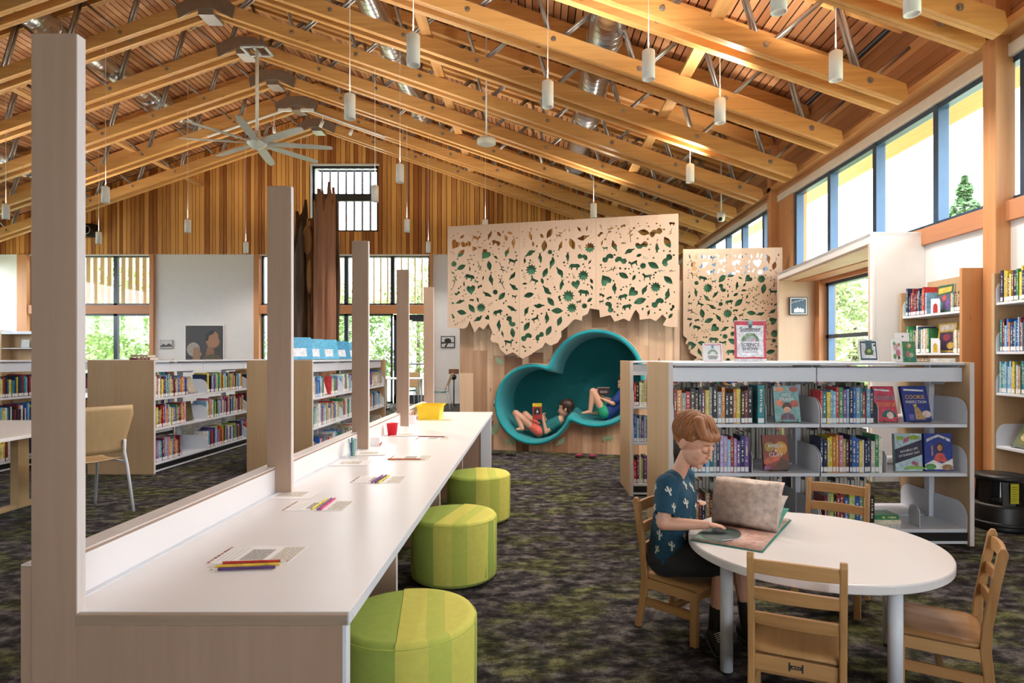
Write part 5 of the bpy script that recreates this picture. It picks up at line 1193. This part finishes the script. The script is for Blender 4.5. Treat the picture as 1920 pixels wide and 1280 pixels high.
hc = Vector((.098,0,.568)); Rh = Matrix.Rotation(-.20,3,'Z')@Matrix.Rotation(.46,3,'Y')
S, B, T = head_parts(hc, Rh, .98)
S += [((.02,0,.40),.034,(.065,0,.50),.033)]
arms = {}
sh = {-1:Vector((.015,-.108,.385)), 1:Vector((.015,.108,.385))}; el_ = {-1:Vector((.02,-.172,.234)), 1:Vector((-.01,.185,.215))}; wr = {-1:Vector((.180,-.092,.234)), 1:Vector((.075,.105,.272))}
for q in (-1,1):
    S += [(sh[q],.034,el_[q],.027),(el_[q],.027,el_[q].lerp(wr[q],.35),.027),(el_[q].lerp(wr[q],.35),.027,wr[q],.0175)]
    d = Vector((.95,.30,-.02)) if q < 0 else Vector((.62,-.62,.30)); hand(S, B, wr[q], d, (0,0,1), (0,-q,.35 if q > 0 else 0), .80, .3 if q < 0 else .5)
S += [((0,-.05,.07),.07,(.02,-.04,.30),.068),((0,.05,.07),.07,(.02,.04,.30),.068),((.01,-.05,.33),.06,(.01,.05,.33),.06)]
kn = {-1:Vector((.245,-.06,.085)), 1:Vector((.275,.075,.085))}; an = {-1:Vector((.205,-.055,-.197)), 1:Vector((.31,.06,-.197))}
for q in (-1,1):
    S += [((0,q*.05,.06),.066,kn[q],.045),(kn[q],.043,kn[q].lerp(an[q],.35),.042),(kn[q].lerp(an[q],.35),.042,an[q],.026)]
blob('body', S, B, .0032, M['skin'], boy, 3)
# shirt
S = [((.0,-.05,.055),.078,(.02,-.045,.30),.078),((.0,.05,.055),.078,(.02,.045,.30),.078),((.01,-.06,.335),.068,(.01,.06,.335),.068),((-.01,-.03,.10),.085,(.015,-.02,.30),.083),((-.01,.03,.10),.085,(.015,.02,.30),.083),((.012,-.05,.395),.042,(.012,.05,.395),.042)]
for q in (-1,1):
    m_ = sh[q].lerp(el_[q],.66); S += [(sh[q]+Vector((0,0,-.004)),.053,m_,.047)]
def cl(c):
    if (c-Vector((.045,0,.462))).length < .05: return True
    for q in (-1,1):
        m_ = sh[q].lerp(el_[q],.66); d = (el_[q]-sh[q]).normalized()
        if (c-m_).dot(d) > .016 and (c-m_).length < .07: return True
    return False
shirt = blob('shirt', S, [], .0045, M['shirt'], boy, 6, cl); sd = shirt.modifiers.new('t','SOLIDIFY'); sd.thickness = .002; sd.offset = -1
# cactus prints laid on the shirt surface
bvh = BVHTree.FromPolygons([v.co.copy() for v in shirt.data.vertices], [tuple(p_.vertices) for p_ in shirt.data.polygons])
cac = [(-.10,-.5),(.10,-.5),(.10,-.1),(.30,-.1),(.34,.0),(.34,.25),(.22,.25),(.22,.05),(.10,.05),(.10,.5),(0,.58),(-.10,.5),(-.10,.2),(-.22,.2),(-.22,.4),(-.34,.4),(-.34,.12),(-.28,.05),(-.10,.05)]
M['print'] = mat('cream_print', (.62,.60,.50), .8)
rc = random.Random(5); done = []
for k in range(400):
    a = rc.uniform(-3.0,.6); z = rc.uniform(.04,.40); o_ = Vector((.6*math.cos(a),.6*math.sin(a),z)); hit = bvh.ray_cast(o_, (Vector((.01,0,z))-o_).normalized())
    if hit[0] is None: continue
    c_, n_ = hit[0], hit[1]
    if any((c_-e_).length < .062 for e_ in done): continue
    done.append(c_); n_ = n_ if n_.dot(o_-c_) > 0 else -n_
    t1 = Vector((0,0,1)).cross(n_).normalized(); t2 = n_.cross(t1); ro = rc.uniform(-.5,.5); s_ = rc.uniform(.034,.044)
    fl_me = fill2d('cactus_print', [[(x*s_,y*s_) for x,y in cac]], .0)
    for v in fl_me.vertices:
        x, y = v.co.x*math.cos(ro)-v.co.y*math.sin(ro), v.co.x*math.sin(ro)+v.co.y*math.cos(ro)
        p_ = c_+t1*x+t2*y; nr = bvh.find_nearest(p_); v.co = nr[0]+n_*.0016
    fl_me.materials.append(M['print']); link('cactus_print', fl_me, None, shirt)
    if len(done) > 24: break
S = []
for q in (-1,1): S += [((-.005,q*.05,.05),.078,kn[q].lerp(Vector((0,q*.05,.06)),.05)+Vector((.01,0,0)),.062)]
blob('shorts', S+[((-.02,-.04,.05),.08,(-.02,.04,.05),.08)], [], .005, M['shorts'], boy, 4)
for q in (-1,1):
    k2 = kn[q].lerp(an[q],.72); blob('sock', [(k2,.036,an[q]+Vector((0,0,-.01)),.032)], [], .004, M['sock'], boy, 2)
    toe = Vector((.265,-.155,-.243)) if q < 0 else Vector((.385,.0,-.243)); dn = (toe-an[q]); dn.z = 0; dn.normalize(); heel = an[q]-dn*.03; heel.z = -.237
    sh_ = blob('shoe', [(heel,.032,toe,.028),(an[q]+Vector((0,0,-.02)),.034,an[q]+dn*.03+Vector((0,0,-.03)),.034),(an[q]+dn*.03+Vector((0,0,-.03)),.034,toe+Vector((0,0,.0)),.027)], [], .004, M['shoe'], boy, 2)
    sole = MB(); 
    pl = [(heel-dn*.034),(heel+Vector((-dn.y,dn.x,0))*.034),(toe+Vector((-dn.y,dn.x,0))*.036),(toe+dn*.032),(toe-Vector((-dn.y,dn.x,0))*.036),(heel-Vector((-dn.y,dn.x,0))*.034)]
    sole.prism([(v.x,v.y) for v in pl], lambda a,b:(a,b,-.2715), lambda a,b:(a,b,-.258)).build('sole', M['black'], sh_, bevel=.004)
    for k in range(5):
        f = .25+k*.14; c_ = (an[q]+dn*.03+Vector((0,0,-.03))).lerp(toe,f); sd_ = Vector((-dn.y,dn.x,0))
        MB().tube([c_+sd_*.02+Vector((0,0,.026)),c_+Vector((0,0,.034)),c_-sd_*.02+Vector((0,0,.026))],.0018,5).build('lace', M['sticker'], sh_)
# hair, brows, lashes, mouth
S = []; B = [(T((-.018,0,.032)),(.097,.079,.087),Rh)]
for y0, x1, y1, z1, r1 in ((-.05,.060,-.058,.055,.02),(-.03,.074,-.040,.055,.02),(-.01,.081,-.016,.057,.02),(.015,.081,.010,.058,.02),(.04,.072,.036,.056,.02),(.055,.056,.056,.054,.02)): S.append((T((.0,y0*.8,.092)),.03,T((x1,y1,z1)),r1))
for q in (-1,1): S += [(T((.018,q*.068,.03)),.013,T((.022,q*.068,-.012)),.004)]
S += [(T((-.085,0,.0)),.022,T((-.082,0,-.035)),.014)]
Ri = Rh.inverted()
HL = [(-.13,-.062),(-.04,-.052),(-.030,-.012),(.008,.008),(.026,.012),(.036,.030),(.060,.046),(.12,.050)]
def hcl(c):
    l = Ri@(c-hc)
    for (xa,za),(xb,zb_) in zip(HL,HL[1:]):
        if xa <= l.x <= xb: return l.z < za+(zb_-za)*(l.x-xa)/(xb-xa)
    return l.z < 0
hr = blob('hair', S, B, .0032, M['ginger'], boy, 3, hcl)
bm = bmesh.new(); bm.from_mesh(hr.data)
for _ in range(6):
    nv = {}
    for v in bm.verts:
        be = [e_.other_vert(v).co for e_ in v.link_edges if e_.is_boundary]
        if len(be) == 2: nv[v] = v.co.lerp((be[0]+be[1])/2,.6)
    for v, q in nv.items(): v.co = q
bm.to_mesh(hr.data); bm.free()
sd = hr.modifiers.new('t','SOLIDIFY'); sd.thickness = .006; sd.offset = -1
lk = MB(); rl = random.Random(12)
def hline(x):
    for (xa,za),(xb,zb_) in zip(HL,HL[1:]):
        if xa <= x <= xb: return za+(zb_-za)*(x-xa)/(xb-xa)
    return 0
for k in range(150):
    ph = rl.uniform(-math.pi,math.pi); tw = rl.uniform(-.15,.5); pts = []; r0 = 1.0+rl.uniform(.0,.035)
    for i in range(14):
        th_ = .12+i*.145; p2 = ph+tw*th_*.6; fr = max(0,math.cos(p2))
        l = Vector((-.018+(.099+.012*fr*math.sin(th_))*r0*math.sin(th_)*math.cos(p2), .081*r0*math.sin(th_)*math.sin(p2), .034+.089*r0*math.cos(th_)))
        if l.z < hline(l.x)-rl.uniform(-.004,.006): break
        pts.append(T(l))
    if len(pts) > 3: lk.tube(pts, [.0042*math.sin(math.pi*(.25+.72*i/(len(pts)-1))) for i in range(len(pts))], 6)
o = lk.build('hair_locks', M['ginger'], hr, True); props(o, kind='stuff')
M['lash'] = mat('lash', (.10,.035,.015), .6)
for q in (-1,1):
    MB().tube([T((.078,q*.044,-.008)),T((.0875,q*.030,-.0125)),T((.086,q*.016,-.010))],.0017,5).build('eyelash', M['lash'], boy); MB().tube([T((.072,q*.048,.020)),T((.082,q*.032,.0265)),T((.084,q*.014,.022))],[.0015,.0024,.0015],5).build('eyebrow', M['ginger'], boy)
MB().ball(T((.0895,0,-.060)),(.006,.015,.0062),Rh).build('lips', M['lip'], boy, True)
# ---- two children lying in the alcove (frame of the alcove: u, depth, z)
def A_(px, py, dep): s0, z0 = uz(px,py,dep); return Vector((s0,dep,z0))
M['tealshirt'] = mat('teal_tshirt', (.01,.16,.17), .85, var=.1); M['coral'] = mat('coral_striped_shorts', (.75,.14,.10), .85, var=.35, scale=60); M['bluesh'] = mat('royal_blue_shirt', (.02,.045,.22), .85, var=.15); M['grnsh'] = mat('green_shorts', (.02,.32,.17), .85, var=.1)
g = thing('person', 'child in teal shirt and coral shorts reading in left alcove lobe', 'person', (*Ln,0), ang)
hp_ = A_(1012,810,.16); kn1 = A_(967,777,.10); ft1 = A_(979,806,.07); kn2 = A_(985,779,.24); ft2 = A_(988,806,.22); chs = A_(1036,800,.17); nk = A_(1050,789,.18); hd = A_(1061,768,.18)
e1 = A_(1024,813,.07); w1 = A_(1018,786,.07); e2 = A_(1032,808,.28); w2 = A_(1021,786,.20); s1 = A_(1045,797,.09); s2 = A_(1046,797,.27)
Rg = Matrix.Rotation(math.pi,3,'Z')@Matrix.Rotation(.12,3,'Y')
S, B, T2 = head_parts(hd, Rg, 1.0)
S += [(nk,.034,hd+Vector((.01,0,-.03)),.034),(hp_,.085,chs,.082),(chs,.082,nk,.055),(hp_+Vector((0,-.05,0)),.062,kn1,.045),(kn1,.043,ft1,.03),(hp_+Vector((0,.05,0)),.062,kn2,.045),(kn2,.043,ft2,.03),(ft1,.028,ft1+Vector((-.06,-.02,-.01)),.018),(ft2,.028,ft2+Vector((-.05,-.02,.0)),.018),(s1,.034,e1,.026),(e1,.026,w1,.018),(s2,.034,e2,.026),(e2,.026,w2,.018)]
hand(S, B, w1, (-.12,.1,1), (-1,0,0), (0,1,0), .85, .9); hand(S, B, w2, (-.12,-.1,1), (-1,0,0), (0,-1,0), .85, .9)
blob('body', S, B, .005, M['skin'], g, 4)
blob('shirt', [(hp_+Vector((.03,0,.005)),.093,chs,.092),(chs,.092,nk+Vector((-.02,0,-.01)),.062),(s1,.044,s1.lerp(e1,.45),.041),(s2,.044,s2.lerp(e2,.45),.041)], [], .006, M['tealshirt'], g, 3)
blob('shorts', [(hp_+Vector((.0,-.045,0)),.076,hp_.lerp(kn1,.42)+Vector((0,-.02,0)),.060),(hp_+Vector((0,.045,0)),.076,hp_.lerp(kn2,.42)+Vector((0,.02,0)),.060)], [], .006, M['coral'], g, 3)
Rgi = Rg.inverted()
blob('hair', [(hd+Vector((.05,0,.03)),.05,hd+Vector((.065,0,.0)),.038),(hd+Vector((.03,-.05,.02)),.03,hd+Vector((.045,-.05,-.03)),.022)], [(hd+Rg@Vector((-.02,0,.034)),(.098,.082,.09),Rg)], .005, M['brown_hair'], g, 3, lambda c: (lambda l: l.x > .028 and l.z < .05)(Rgi@(c-hd)))
for q in (-1,1): MB().tube([T2((.076,q*.044,-.004)),T2((.085,q*.030,-.007)),T2((.083,q*.016,-.005))],.002,5).build('eyelash', M['ink'], g)
MB().ball(T2((.0895,0,-.060)),(.006,.015,.0062),Rg).build('lips', M['lip'], g, True)
fm = Matrix.Translation((*Ln,0))@Matrix.Rotation(ang,4,'Z')
bk = A_(1009,794,.14)
def d_y(shape, text): shape('yellow_top', [(-.5,.8),(.5,.8),(.5,1),(-.5,1)], (.75,.55,.03)); shape('picture', [(-.4,.3),(.35,.35),(.3,.72),(-.3,.68)], (.04,.03,.03)); shape('picture', [(-.1,.4),(.15,.45),(.0,.62)], (.8,.78,.72),2); shape('picture', [(-.4,.05),(.4,.05),(.3,.25),(-.3,.22)], (.45,.05,.05))
bt = face_book(fm, bk.x+.012, bk.y-.10, bk.z+.045, .12, .21, (.35,.05,.05), 'yellow topped comic held up by the child in alcove', d_y, rz=.25, tilt=-.12, th=.012, stand=False)
g2_ = thing('person', 'barefoot child in blue shirt and green shorts curled in right alcove lobe', 'person', (*Ln,0), ang)
h2 = A_(1134,778,.17); k1 = A_(1112,739,.10); f1_ = A_(1107,774,.09); k2 = A_(1120,740,.22); f2_ = A_(1122,776,.20); c2 = A_(1158,762,.20); n2 = A_(1168,745,.20); hd2 = A_(1172,722,.20); e1_ = A_(1150,762,.09); w1_ = A_(1134,755,.08); s1_ = A_(1163,748,.11); e2_ = A_(1150,758,.29); w2_ = A_(1138,752,.22); s2_ = A_(1163,748,.29)
Rg2 = Matrix.Rotation(math.pi,3,'Z')@Matrix.Rotation(.35,3,'Y')
S, B, T3 = head_parts(hd2, Rg2, 1.0)
S += [(n2,.034,hd2+Vector((.01,0,-.03)),.034),(h2,.085,c2,.085),(c2,.085,n2,.055),(h2+Vector((0,-.05,.0)),.062,k1,.046),(k1,.045,f1_,.028),(h2+Vector((0,.05,0)),.062,k2,.046),(k2,.045,f2_,.028),(f1_+Vector((0,0,-.02)),.026,f1_+Vector((-.085,-.03,-.035)),.016),(f2_+Vector((0,0,-.02)),.026,f2_+Vector((-.085,-.0,-.03)),.016),(s1_,.034,e1_,.027),(e1_,.027,w1_,.02),(s2_,.034,e2_,.027),(e2_,.027,w2_,.02)]
for fo in (f1_+Vector((-.085,-.03,-.035)), f2_+Vector((-.085,0,-.03))):
    for k in range(5): S.append((fo+Vector((-.008,-.016+.008*k,0)),.006,fo+Vector((-.026,-.018+.009*k,-.002)),.005))
hand(S, B, w1_, (-1,.2,.5), (0,0,1), (0,1,0), .85, .8); hand(S, B, w2_, (-1,-.2,.5), (0,0,1), (0,-1,0), .85, .8)
blob('body', S, B, .005, M['skin'], g2_, 4)
blob('shirt', [(h2+Vector((.03,0,.0)),.096,c2,.096),(c2,.096,n2+Vector((-.02,0,0)),.065),(s1_,.045,s1_.lerp(e1_,.6),.042),(s2_,.045,s2_.lerp(e2_,.6),.042)], [], .006, M['bluesh'], g2_, 3)
blob('shorts', [(h2+Vector((.0,-.045,0)),.076,h2.lerp(k1,.5)+Vector((0,-.01,0)),.060),(h2+Vector((0,.045,0)),.076,h2.lerp(k2,.5),.060)], [], .006, M['grnsh'], g2_, 3)
blob('hair', [], [(hd2+Rg2@Vector((-.02,0,.034)),(.098,.082,.09),Rg2)], .005, M['brown_hair'], g2_, 3, lambda c: (lambda l: l.x > .028 and l.z < .05)(Rg2.inverted()@(c-hd2)))
bk = A_(1142,750,.16); bt2 = face_book(fm, bk.x-.07, bk.y, bk.z+.025, .15, .11, (.10,.06,.07), 'small dark book held above the curled child', lambda shape, text: shape('picture', [(-.3,.3),(.3,.3),(.3,.6),(-.3,.6)], (.5,.45,.45)), rz=.2, tilt=-.5, th=.014, stand=False)
def settle(t, sink=.003):
    worst = 0
    for o in t.children:
        for v in list(o.data.vertices)[::3]:
            if v.co.y < -.05: continue
            best = min((math.hypot(v.co.x-c[0], v.co.z-c[1])-(c[2]-.068), v.co.z < c[1]) for c in (C1,C2))
            if best[0] > 0 and v.co.z < 1.2: worst = max(worst, best[0])
    dz = min(.06, max(0, worst-sink)); t.location.z += dz; return dz
bt.location.z += settle(g); bt2.location.z += settle(g2_)
# shoes left on the carpet
def child_shoe(loc, rz, c1, c2, label):
    t = thing('child_shoe', label, 'shoe', loc, rz, 'shoes left in front of the alcove'); pl = ell(0,0,.085,.032,16)
    MB().prism(pl, lambda a,b:(a,b*(1+.25*(a>0)),0), lambda a,b:(a,b*(1+.25*(a>0)),.014)).build('sole', c1, t, bevel=.003)
    for x, h in ((.04,.028),(.0,.036),(-.045,.042)): MB().tube([(x,-.034,.012),(x-.004,-.028,h*.8),(x-.006,0,h+.006),(x-.004,.028,h*.8),(x,.034,.012)],.006,8).build('strap', c2, t, True)
    MB().tube([(-.05,-.03,.014),(-.082,-.01,.04),(-.082,.01,.04),(-.05,.03,.014)],.006,8).build('heel_strap', c2, t, True)
M['olive'] = mat('olive_strap', (.05,.05,.02), .7); M['pinkstrap'] = mat('dark_pink_strap', (.35,.04,.08), .6)
for px, py, r, a, b, lb in ((929,852,2.45,'black','olive','left dark sandal of the pair near the counter'),(958,854,2.3,'black','olive','right dark sandal of the pair near the counter'),(1086,857,1.85,'black','pinkstrap','left pink strapped sandal below the cloud alcove'),(1111,858,1.7,'black','pinkstrap','right pink strapped sandal below the cloud alcove')):
    p = on_z(px,py,0); child_shoe(p, r, M[a], M[b], lb)
# ================================================================ LEFT TABLE, CHAIRS, FAR FURNITURE
M['chairmetal'] = mat('white_chair_tube', (.72,.75,.82), .35)
M['grnseat'] = mat('green_seat_pad', (.02,.12,.09), .8)
def ply_chair(label, loc, rz, s=1.0, seat=None, group='moulded plywood chairs'):
    t = thing('plywood_chair', label, 'chair', loc, rz, group)
    def sheet_(name, fn, nu, nv, m):
        mb = MB()
        for i in range(nu+1):
            for j in range(nv+1): mb.v.append(fn(i/nu, j/nv*2-1))
        for i in range(nu):
            for j in range(nv): a = i*(nv+1)+j; mb.f.append((a,a+1,a+nv+2,a+nv+1))
        o = mb.build(name, m, t, True); q = o.modifiers.new('t','SOLIDIFY'); q.thickness = .011; return o
    sheet_('seat', lambda u,v: (.22*s-.42*s*u, v*.205*s*(1-.12*u*u), (.41+.012*v*v-.02*math.sin(math.pi*u)+(.03*max(0,u-.8)*5*.2))*s), 10, 10, seat or M['seatply'])
    sheet_('backrest', lambda u,v: ((-.20-.10*u-.02*(1-v*v)+.015*math.cos(3*u))*s, v*(.20+.03*u)*s*(1-.10*max(0,u-.8)*5*abs(v)), (.46+.37*u)*s), 10, 12, M['seatply'])
    for q in (-1,1):
        MB().tube([(.26*s,q*.21*s,0),(.20*s,q*.20*s,.39*s),(.10*s,q*.195*s,.395*s)],.011*s,8).build('front_leg', M['chairmetal'], t, True)
        MB().tube([(-.30*s,q*.22*s,0),(-.235*s,q*.205*s,.36*s),(-.215*s,q*.195*s,.46*s),(-.23*s,q*.19*s,.56*s)],.012*s,8).build('rear_leg', M['chairmetal'], t, True)
        MB().tube([(.12*s,q*.195*s,.39*s),(-.225*s,q*.2*s,.385*s)],.010*s,8).build('seat_rail', M['chairmetal'], t, True)
    return t
ply_chair('plywood chair with white legs behind the near fin board', (-3.46,4.72,0), math.radians(150))
ply_chair('plywood chair at the left picture edge by white table', (-4.3,3.7,0), math.radians(75))
wt = thing('folding_table', 'white rectangular table at the left picture edge', 'table', (-4.37,4.66,0))
box('table_top', M['lam'], wt, -.8,.79,-.72,.7,.622,.648,.004)
box('modesty_rail', M['metal_w'], wt, -.6,.6,-.70,-.68,.55,.62)
for q in (-1,1):
    box('column', M['seatply'], wt, q*.48-.03,q*.48+.03,-.05,.05,.06,.62); MB().bar((q*.48,-.42,.075),(q*.48,.42,.075),.05,.035).build('foot_bar', M['seatply'], wt, bevel=.004)
    for r in (-.4,.4): MB().cyl((q*.48-.014,r,.028),(q*.48+.014,r,.028),.028,n=14).build('caster', M['black'], wt, True)
ft = thing('cafe_table', 'white table by the glazed door at the far end', 'table', (-2.9,13.9,0))
box('table_top', M['lam'], ft, -.5,.5,-.35,.35,.70,.725,.004); 
for q in (-1,1): MB().cyl((q*.4,0,.04),(q*.4,0,.7),.025,n=10).build('column', M['metal_w'], ft, True); MB().bar((q*.4,-.3,.02),(q*.4,.3,.02),.05,.035).build('foot_bar', M['black'], ft)
ply_chair('far plywood chair right of the cafe table', (-2.12,13.95,0), math.pi, 1.0, M['grnseat'], 'chairs at the cafe table'); ply_chair('far plywood chair behind the cafe table', (-2.95,14.55,0), -math.pi/2, 1.0, M['grnseat'], 'chairs at the cafe table'); ply_chair('far plywood chair left of the cafe table', (-3.65,13.9,0), 0, 1.0, M['grnseat'], 'chairs at the cafe table')
ps = thing('device_stand', 'thin black floor stand with a small wooden box on top', 'stand', (P(851,700,15.2).x,15.2,0))
MB().lathe([(0,0),(.11,0),(.1,.02),(.02,.03),(0,.03)],20).build('base', M['black'], ps, True); MB().cyl((0,0,.02),(0,0,.72),.016,n=8).build('pole', M['black'], ps, True); box('box_body', M['rustic_d'], ps, -.12,.12,-.06,.06,.78,.9); MB().ball((0,-.02,.70),.07).build('dial', M['black'], ps, True)
tc_ = thing('bookcase', 'tall pale bookcase against the back wall at far left', 'bookcase', (-12.4,15.25,0))
box('side_panel', M['maple_e'], tc_, -.6,-.57,-.25,.05,0,1.85); box('side_panel', M['cream'], tc_, .57,.72,-.25,.05,0,1.85); box('top_board', M['metal_w'], tc_, -.57,.57,-.25,.05,1.76,1.83); box('back_panel', M['maple_e'], tc_, -.57,.57,.03,.05,0,1.76)
for z in (.3,.7,1.1,1.42): box('shelf', M['metal_w'], tc_, -.57,.57,-.24,.03,z-.02,z)
bt_ = frame_m((-12.4,15.25,0),0); face_book(bt_, .25, -.12, 1.42, .24, .24, (.03,.25,.22), 'teal cover facing out on the far left tall bookcase', None, tilt=.1); face_book(bt_, -.1, -.12, 1.42, .2, .2, (.5,.5,.48), 'white cover facing out on the far left tall bookcase', None, tilt=.1)
# ---- standing old tree trunk
tk = thing('tree_trunk', 'hollow charred old tree trunk standing behind the binder bookcase', 'tree trunk', (-4.24,12,0))
def trunk(name, a0, a1, rx, ry, zt_fn, m, seed, cx=0, cy=0, rough=.07):
    na, nz = 40, 46; mb = MB()
    for i in range(na+1):
        a = a0+(a1-a0)*i/na
        for j in range(nz+1):
            t_ = j/nz; z = t_*zt_fn(a); n_ = noise.noise((3*math.cos(a)+seed,3*math.sin(a),z*.6)); n2 = noise.noise((9*math.cos(a)+seed,9*math.sin(a),z*.35+5)); r = 1+rough*2.2*n_+rough*1.6*n2+.22*max(0,.25-t_)
            mb.v.append((cx+rx*r*math.cos(a), cy+ry*r*math.sin(a), z))
    for i in range(na):
        for j in range(nz): q = i*(nz+1)+j; mb.f.append((q,q+nz+1,q+nz+2,q+1))
    o = mb.build(name, m, tk, True); s_ = o.modifiers.new('t','SOLIDIFY'); s_.thickness = .05; return o
trunk('bark_slab', -2.2, 2.2, .21, .24, lambda a: 4.25+.2*math.sin(a*7)+.12*math.sin(a*17), M['bark'], 2, .19, -.08)
trunk('charred_hollow', .6, 4.3, .42, .36, lambda a: 3.75+.45*math.sin(a*3.0)+.15*math.sin(a*13), M['char'], 6, .02, .05, .10)
trunk('inner_rib', -2.6, -1.2, .10, .16, lambda a: 3.6+.3*math.sin(a*9), M['char_l'], 9, -.06, .02, .14)
MB().ball((-.10,-.14,3.45),(.10,.06,.28)).build('inner_burl', M['char_l'], tk, True); MB().ball((-.05,-.16,2.75),(.07,.05,.34)).build('inner_burl', M['char_l'], tk, True)
# ---- pictures on the back wall
def wall_pic(name, x0, x1, y0, y1, label, c, shapes, frame=None):
    a, b, z0, z1 = bx(x0), bx(x1), bz(y1), bz(y0); w_, h_ = b-a, z1-z0
    t = thing(name, label, 'picture', ((a+b)/2, YB, z0)); box('frame', frame or M['paper'], t, -w_/2,w_/2,-.035,0,0,h_); o = box('canvas', M['flat'], t, -w_/2+.02,w_/2-.02,-.038,-.035,.02,h_-.02); o.color = (*c,1)
    for k, (nm, pl, col) in enumerate(shapes):
        o = MB().prism(pl, lambda p,q:(p*w_,-.0385-.0006*k,q*h_), lambda p,q:(p*w_,-.0375,q*h_)).build(nm, M['flat'], t); o.color = (*col,1)
wall_pic('portrait_painting', 348,421,609,683,'large dark painting of two heads in profile on white wall',(.045,.04,.042),[
 ('hair_shape', ell(-.28,.38,.17,.18), (.33,.30,.26)),('face_shape', [(-.3,.1),(-.12,.1),(-.10,.2),(-.06,.26),(-.1,.32),(-.14,.44),(-.28,.42)], (.30,.17,.10)),
 ('neck_shape', [(.02,.2),(.26,.2),(.24,.5),(.1,.5)], (.22,.11,.06)),('head_shape', [(.1,.45),(.28,.42),(.36,.48),(.4,.58),(.36,.66),(.36,.76),(.28,.84),(.14,.82),(.04,.7),(.04,.56)], (.33,.17,.09)),('hair_shape', [(.02,.58),(.04,.74),(.14,.86),(.28,.86),(.24,.78),(.12,.72),(.1,.6)], (.02,.018,.018)),
 ('collar_shape', [(-.1,.06),(.46,.06),(.4,.22),(.2,.26),(.0,.22)], (.09,.07,.035))])
wall_pic('small_photo', 301,325,637,653,'small black and white landscape photo left of the painting',(.55,.55,.55),[('dark_shape',[(-.45,.3),(-.2,.55),(0,.35),(.2,.6),(.45,.4),(.45,.2),(-.45,.15)],(.05,.05,.05))], M['ink_g'])
wall_pic('small_photo', 827,853,630,652,'small framed black and white tree photo by the nook',(.62,.62,.62),[('crown_shape',ell(.0,.6,.25,.22),(.02,.02,.02)),('branch_shape',[(-.45,.35),(.45,.4),(.45,.48),(-.45,.5)],(.03,.03,.03)),('trunk_shape',[(-.25,.08),(-.1,.08),(.05,.45),(-.05,.45)],(.03,.03,.03))], M['black'])
# ================================================================ OUTSIDE
M['leaf'] = mat('leaf_green', (.20,.33,.09), .6, var=.45, scale=2.0); M['leaf2'] = mat('leaf_pale_green', (.32,.40,.16), .6, var=.4, scale=2.0); M['conifer'] = mat('conifer_green', (.10,.20,.08), .6, var=.4, scale=2.0); M['trunkb'] = mat('garden_bark', (.12,.08,.05), .8)
def bush(label, loc, rx, ry, rz_, n, seed, m, cone=False, ls=.10):
    t = thing('garden_tree', label, 'tree', loc, 0, 'trees and shrubs outside the windows'); r = random.Random(seed); mb = MB()
    cl_ = [(r.uniform(-.7,.7),r.uniform(-.7,.7),r.uniform(-.7,.8)) for _ in range(14)]
    for k in range(n):
        c_ = r.choice(cl_); q = Vector((r.gauss(0,1),r.gauss(0,1),r.gauss(0,1))).normalized()*r.uniform(.2,.42)
        p_ = Vector((c_[0]+q.x,c_[1]+q.y,c_[2]+q.z))
        if cone: hgt = r.random()**1.4*2-1; a = r.random()*6.28; rr = (1-hgt)/2*r.uniform(.55,1)*(.75+.25*math.sin(hgt*30)); p_ = Vector((rr*math.cos(a),rr*math.sin(a),hgt))
        p_ = Vector((p_.x*rx,p_.y*ry,(p_.z+1)*rz_)); d = Vector((r.gauss(0,1),r.gauss(0,1),r.gauss(0,.7))).normalized(); e = d.orthogonal().normalized(); L = ls*r.uniform(.6,1.3)
        mb.add([p_-d*L,p_-e*L*.45,p_+d*L,p_+e*L*.45],[(0,1,2,3)])
    me = mb.mesh('foliage', False); link('foliage', me, m, t); MB().tube([(0,0,-.12-loc[2]),(.03,.02,rz_*.6),(0,0,rz_*1.5)],[.09,.07,.03],8).build('trunk', M['trunkb'], t, True)
gx = [(-13.2,19.5,1.3,1.6,2.1),(-11.2,20.5,1.5,1.4,1.7),(-9.6,19.8,1.2,1.2,1.4),(-7.3,20.5,1.3,1.3,2.0),(-5.6,19.6,1.1,1.2,1.6),(-4.0,21.5,1.5,1.4,2.4),(-2.4,20.2,1.2,1.2,1.7),(-14.9,22,1.8,1.6,2.6),(-1.0,22.5,1.6,1.5,2.2)]
lbs = ['leafy shrub outside the left window, left part','leafy shrub outside the left window, middle','leafy shrub outside the left window, right part','shrub outside just left of the old trunk','shrub outside behind the old trunk','tall shrub outside between trunk and door','shrub outside the glazed door','tall tree outside the far left window','tree outside right of the glazed door']
for k, (x, y, a, b, c_) in enumerate(gx): bush(lbs[k], (x,y,.0), a, b, c_, 2600, k+1, M['leaf2'] if k%2 else M['leaf'], ls=.09)
bush('pale green tree outside the bay window', (8.0,15.2,.0), 1.7, 1.7, 1.75, 4200, 31, M['leaf2'], ls=.11); bush('low green shrub below the bay window tree', (6.6,14.0,0), 1.2, 1.0, .55, 2000, 32, M['leaf'], ls=.09)
bush('conifer top seen through the nearest clerestory window', (18.0,25.5,.0), 4.6, 4.6, 4.35, 9000, 33, M['conifer'], True, .16)
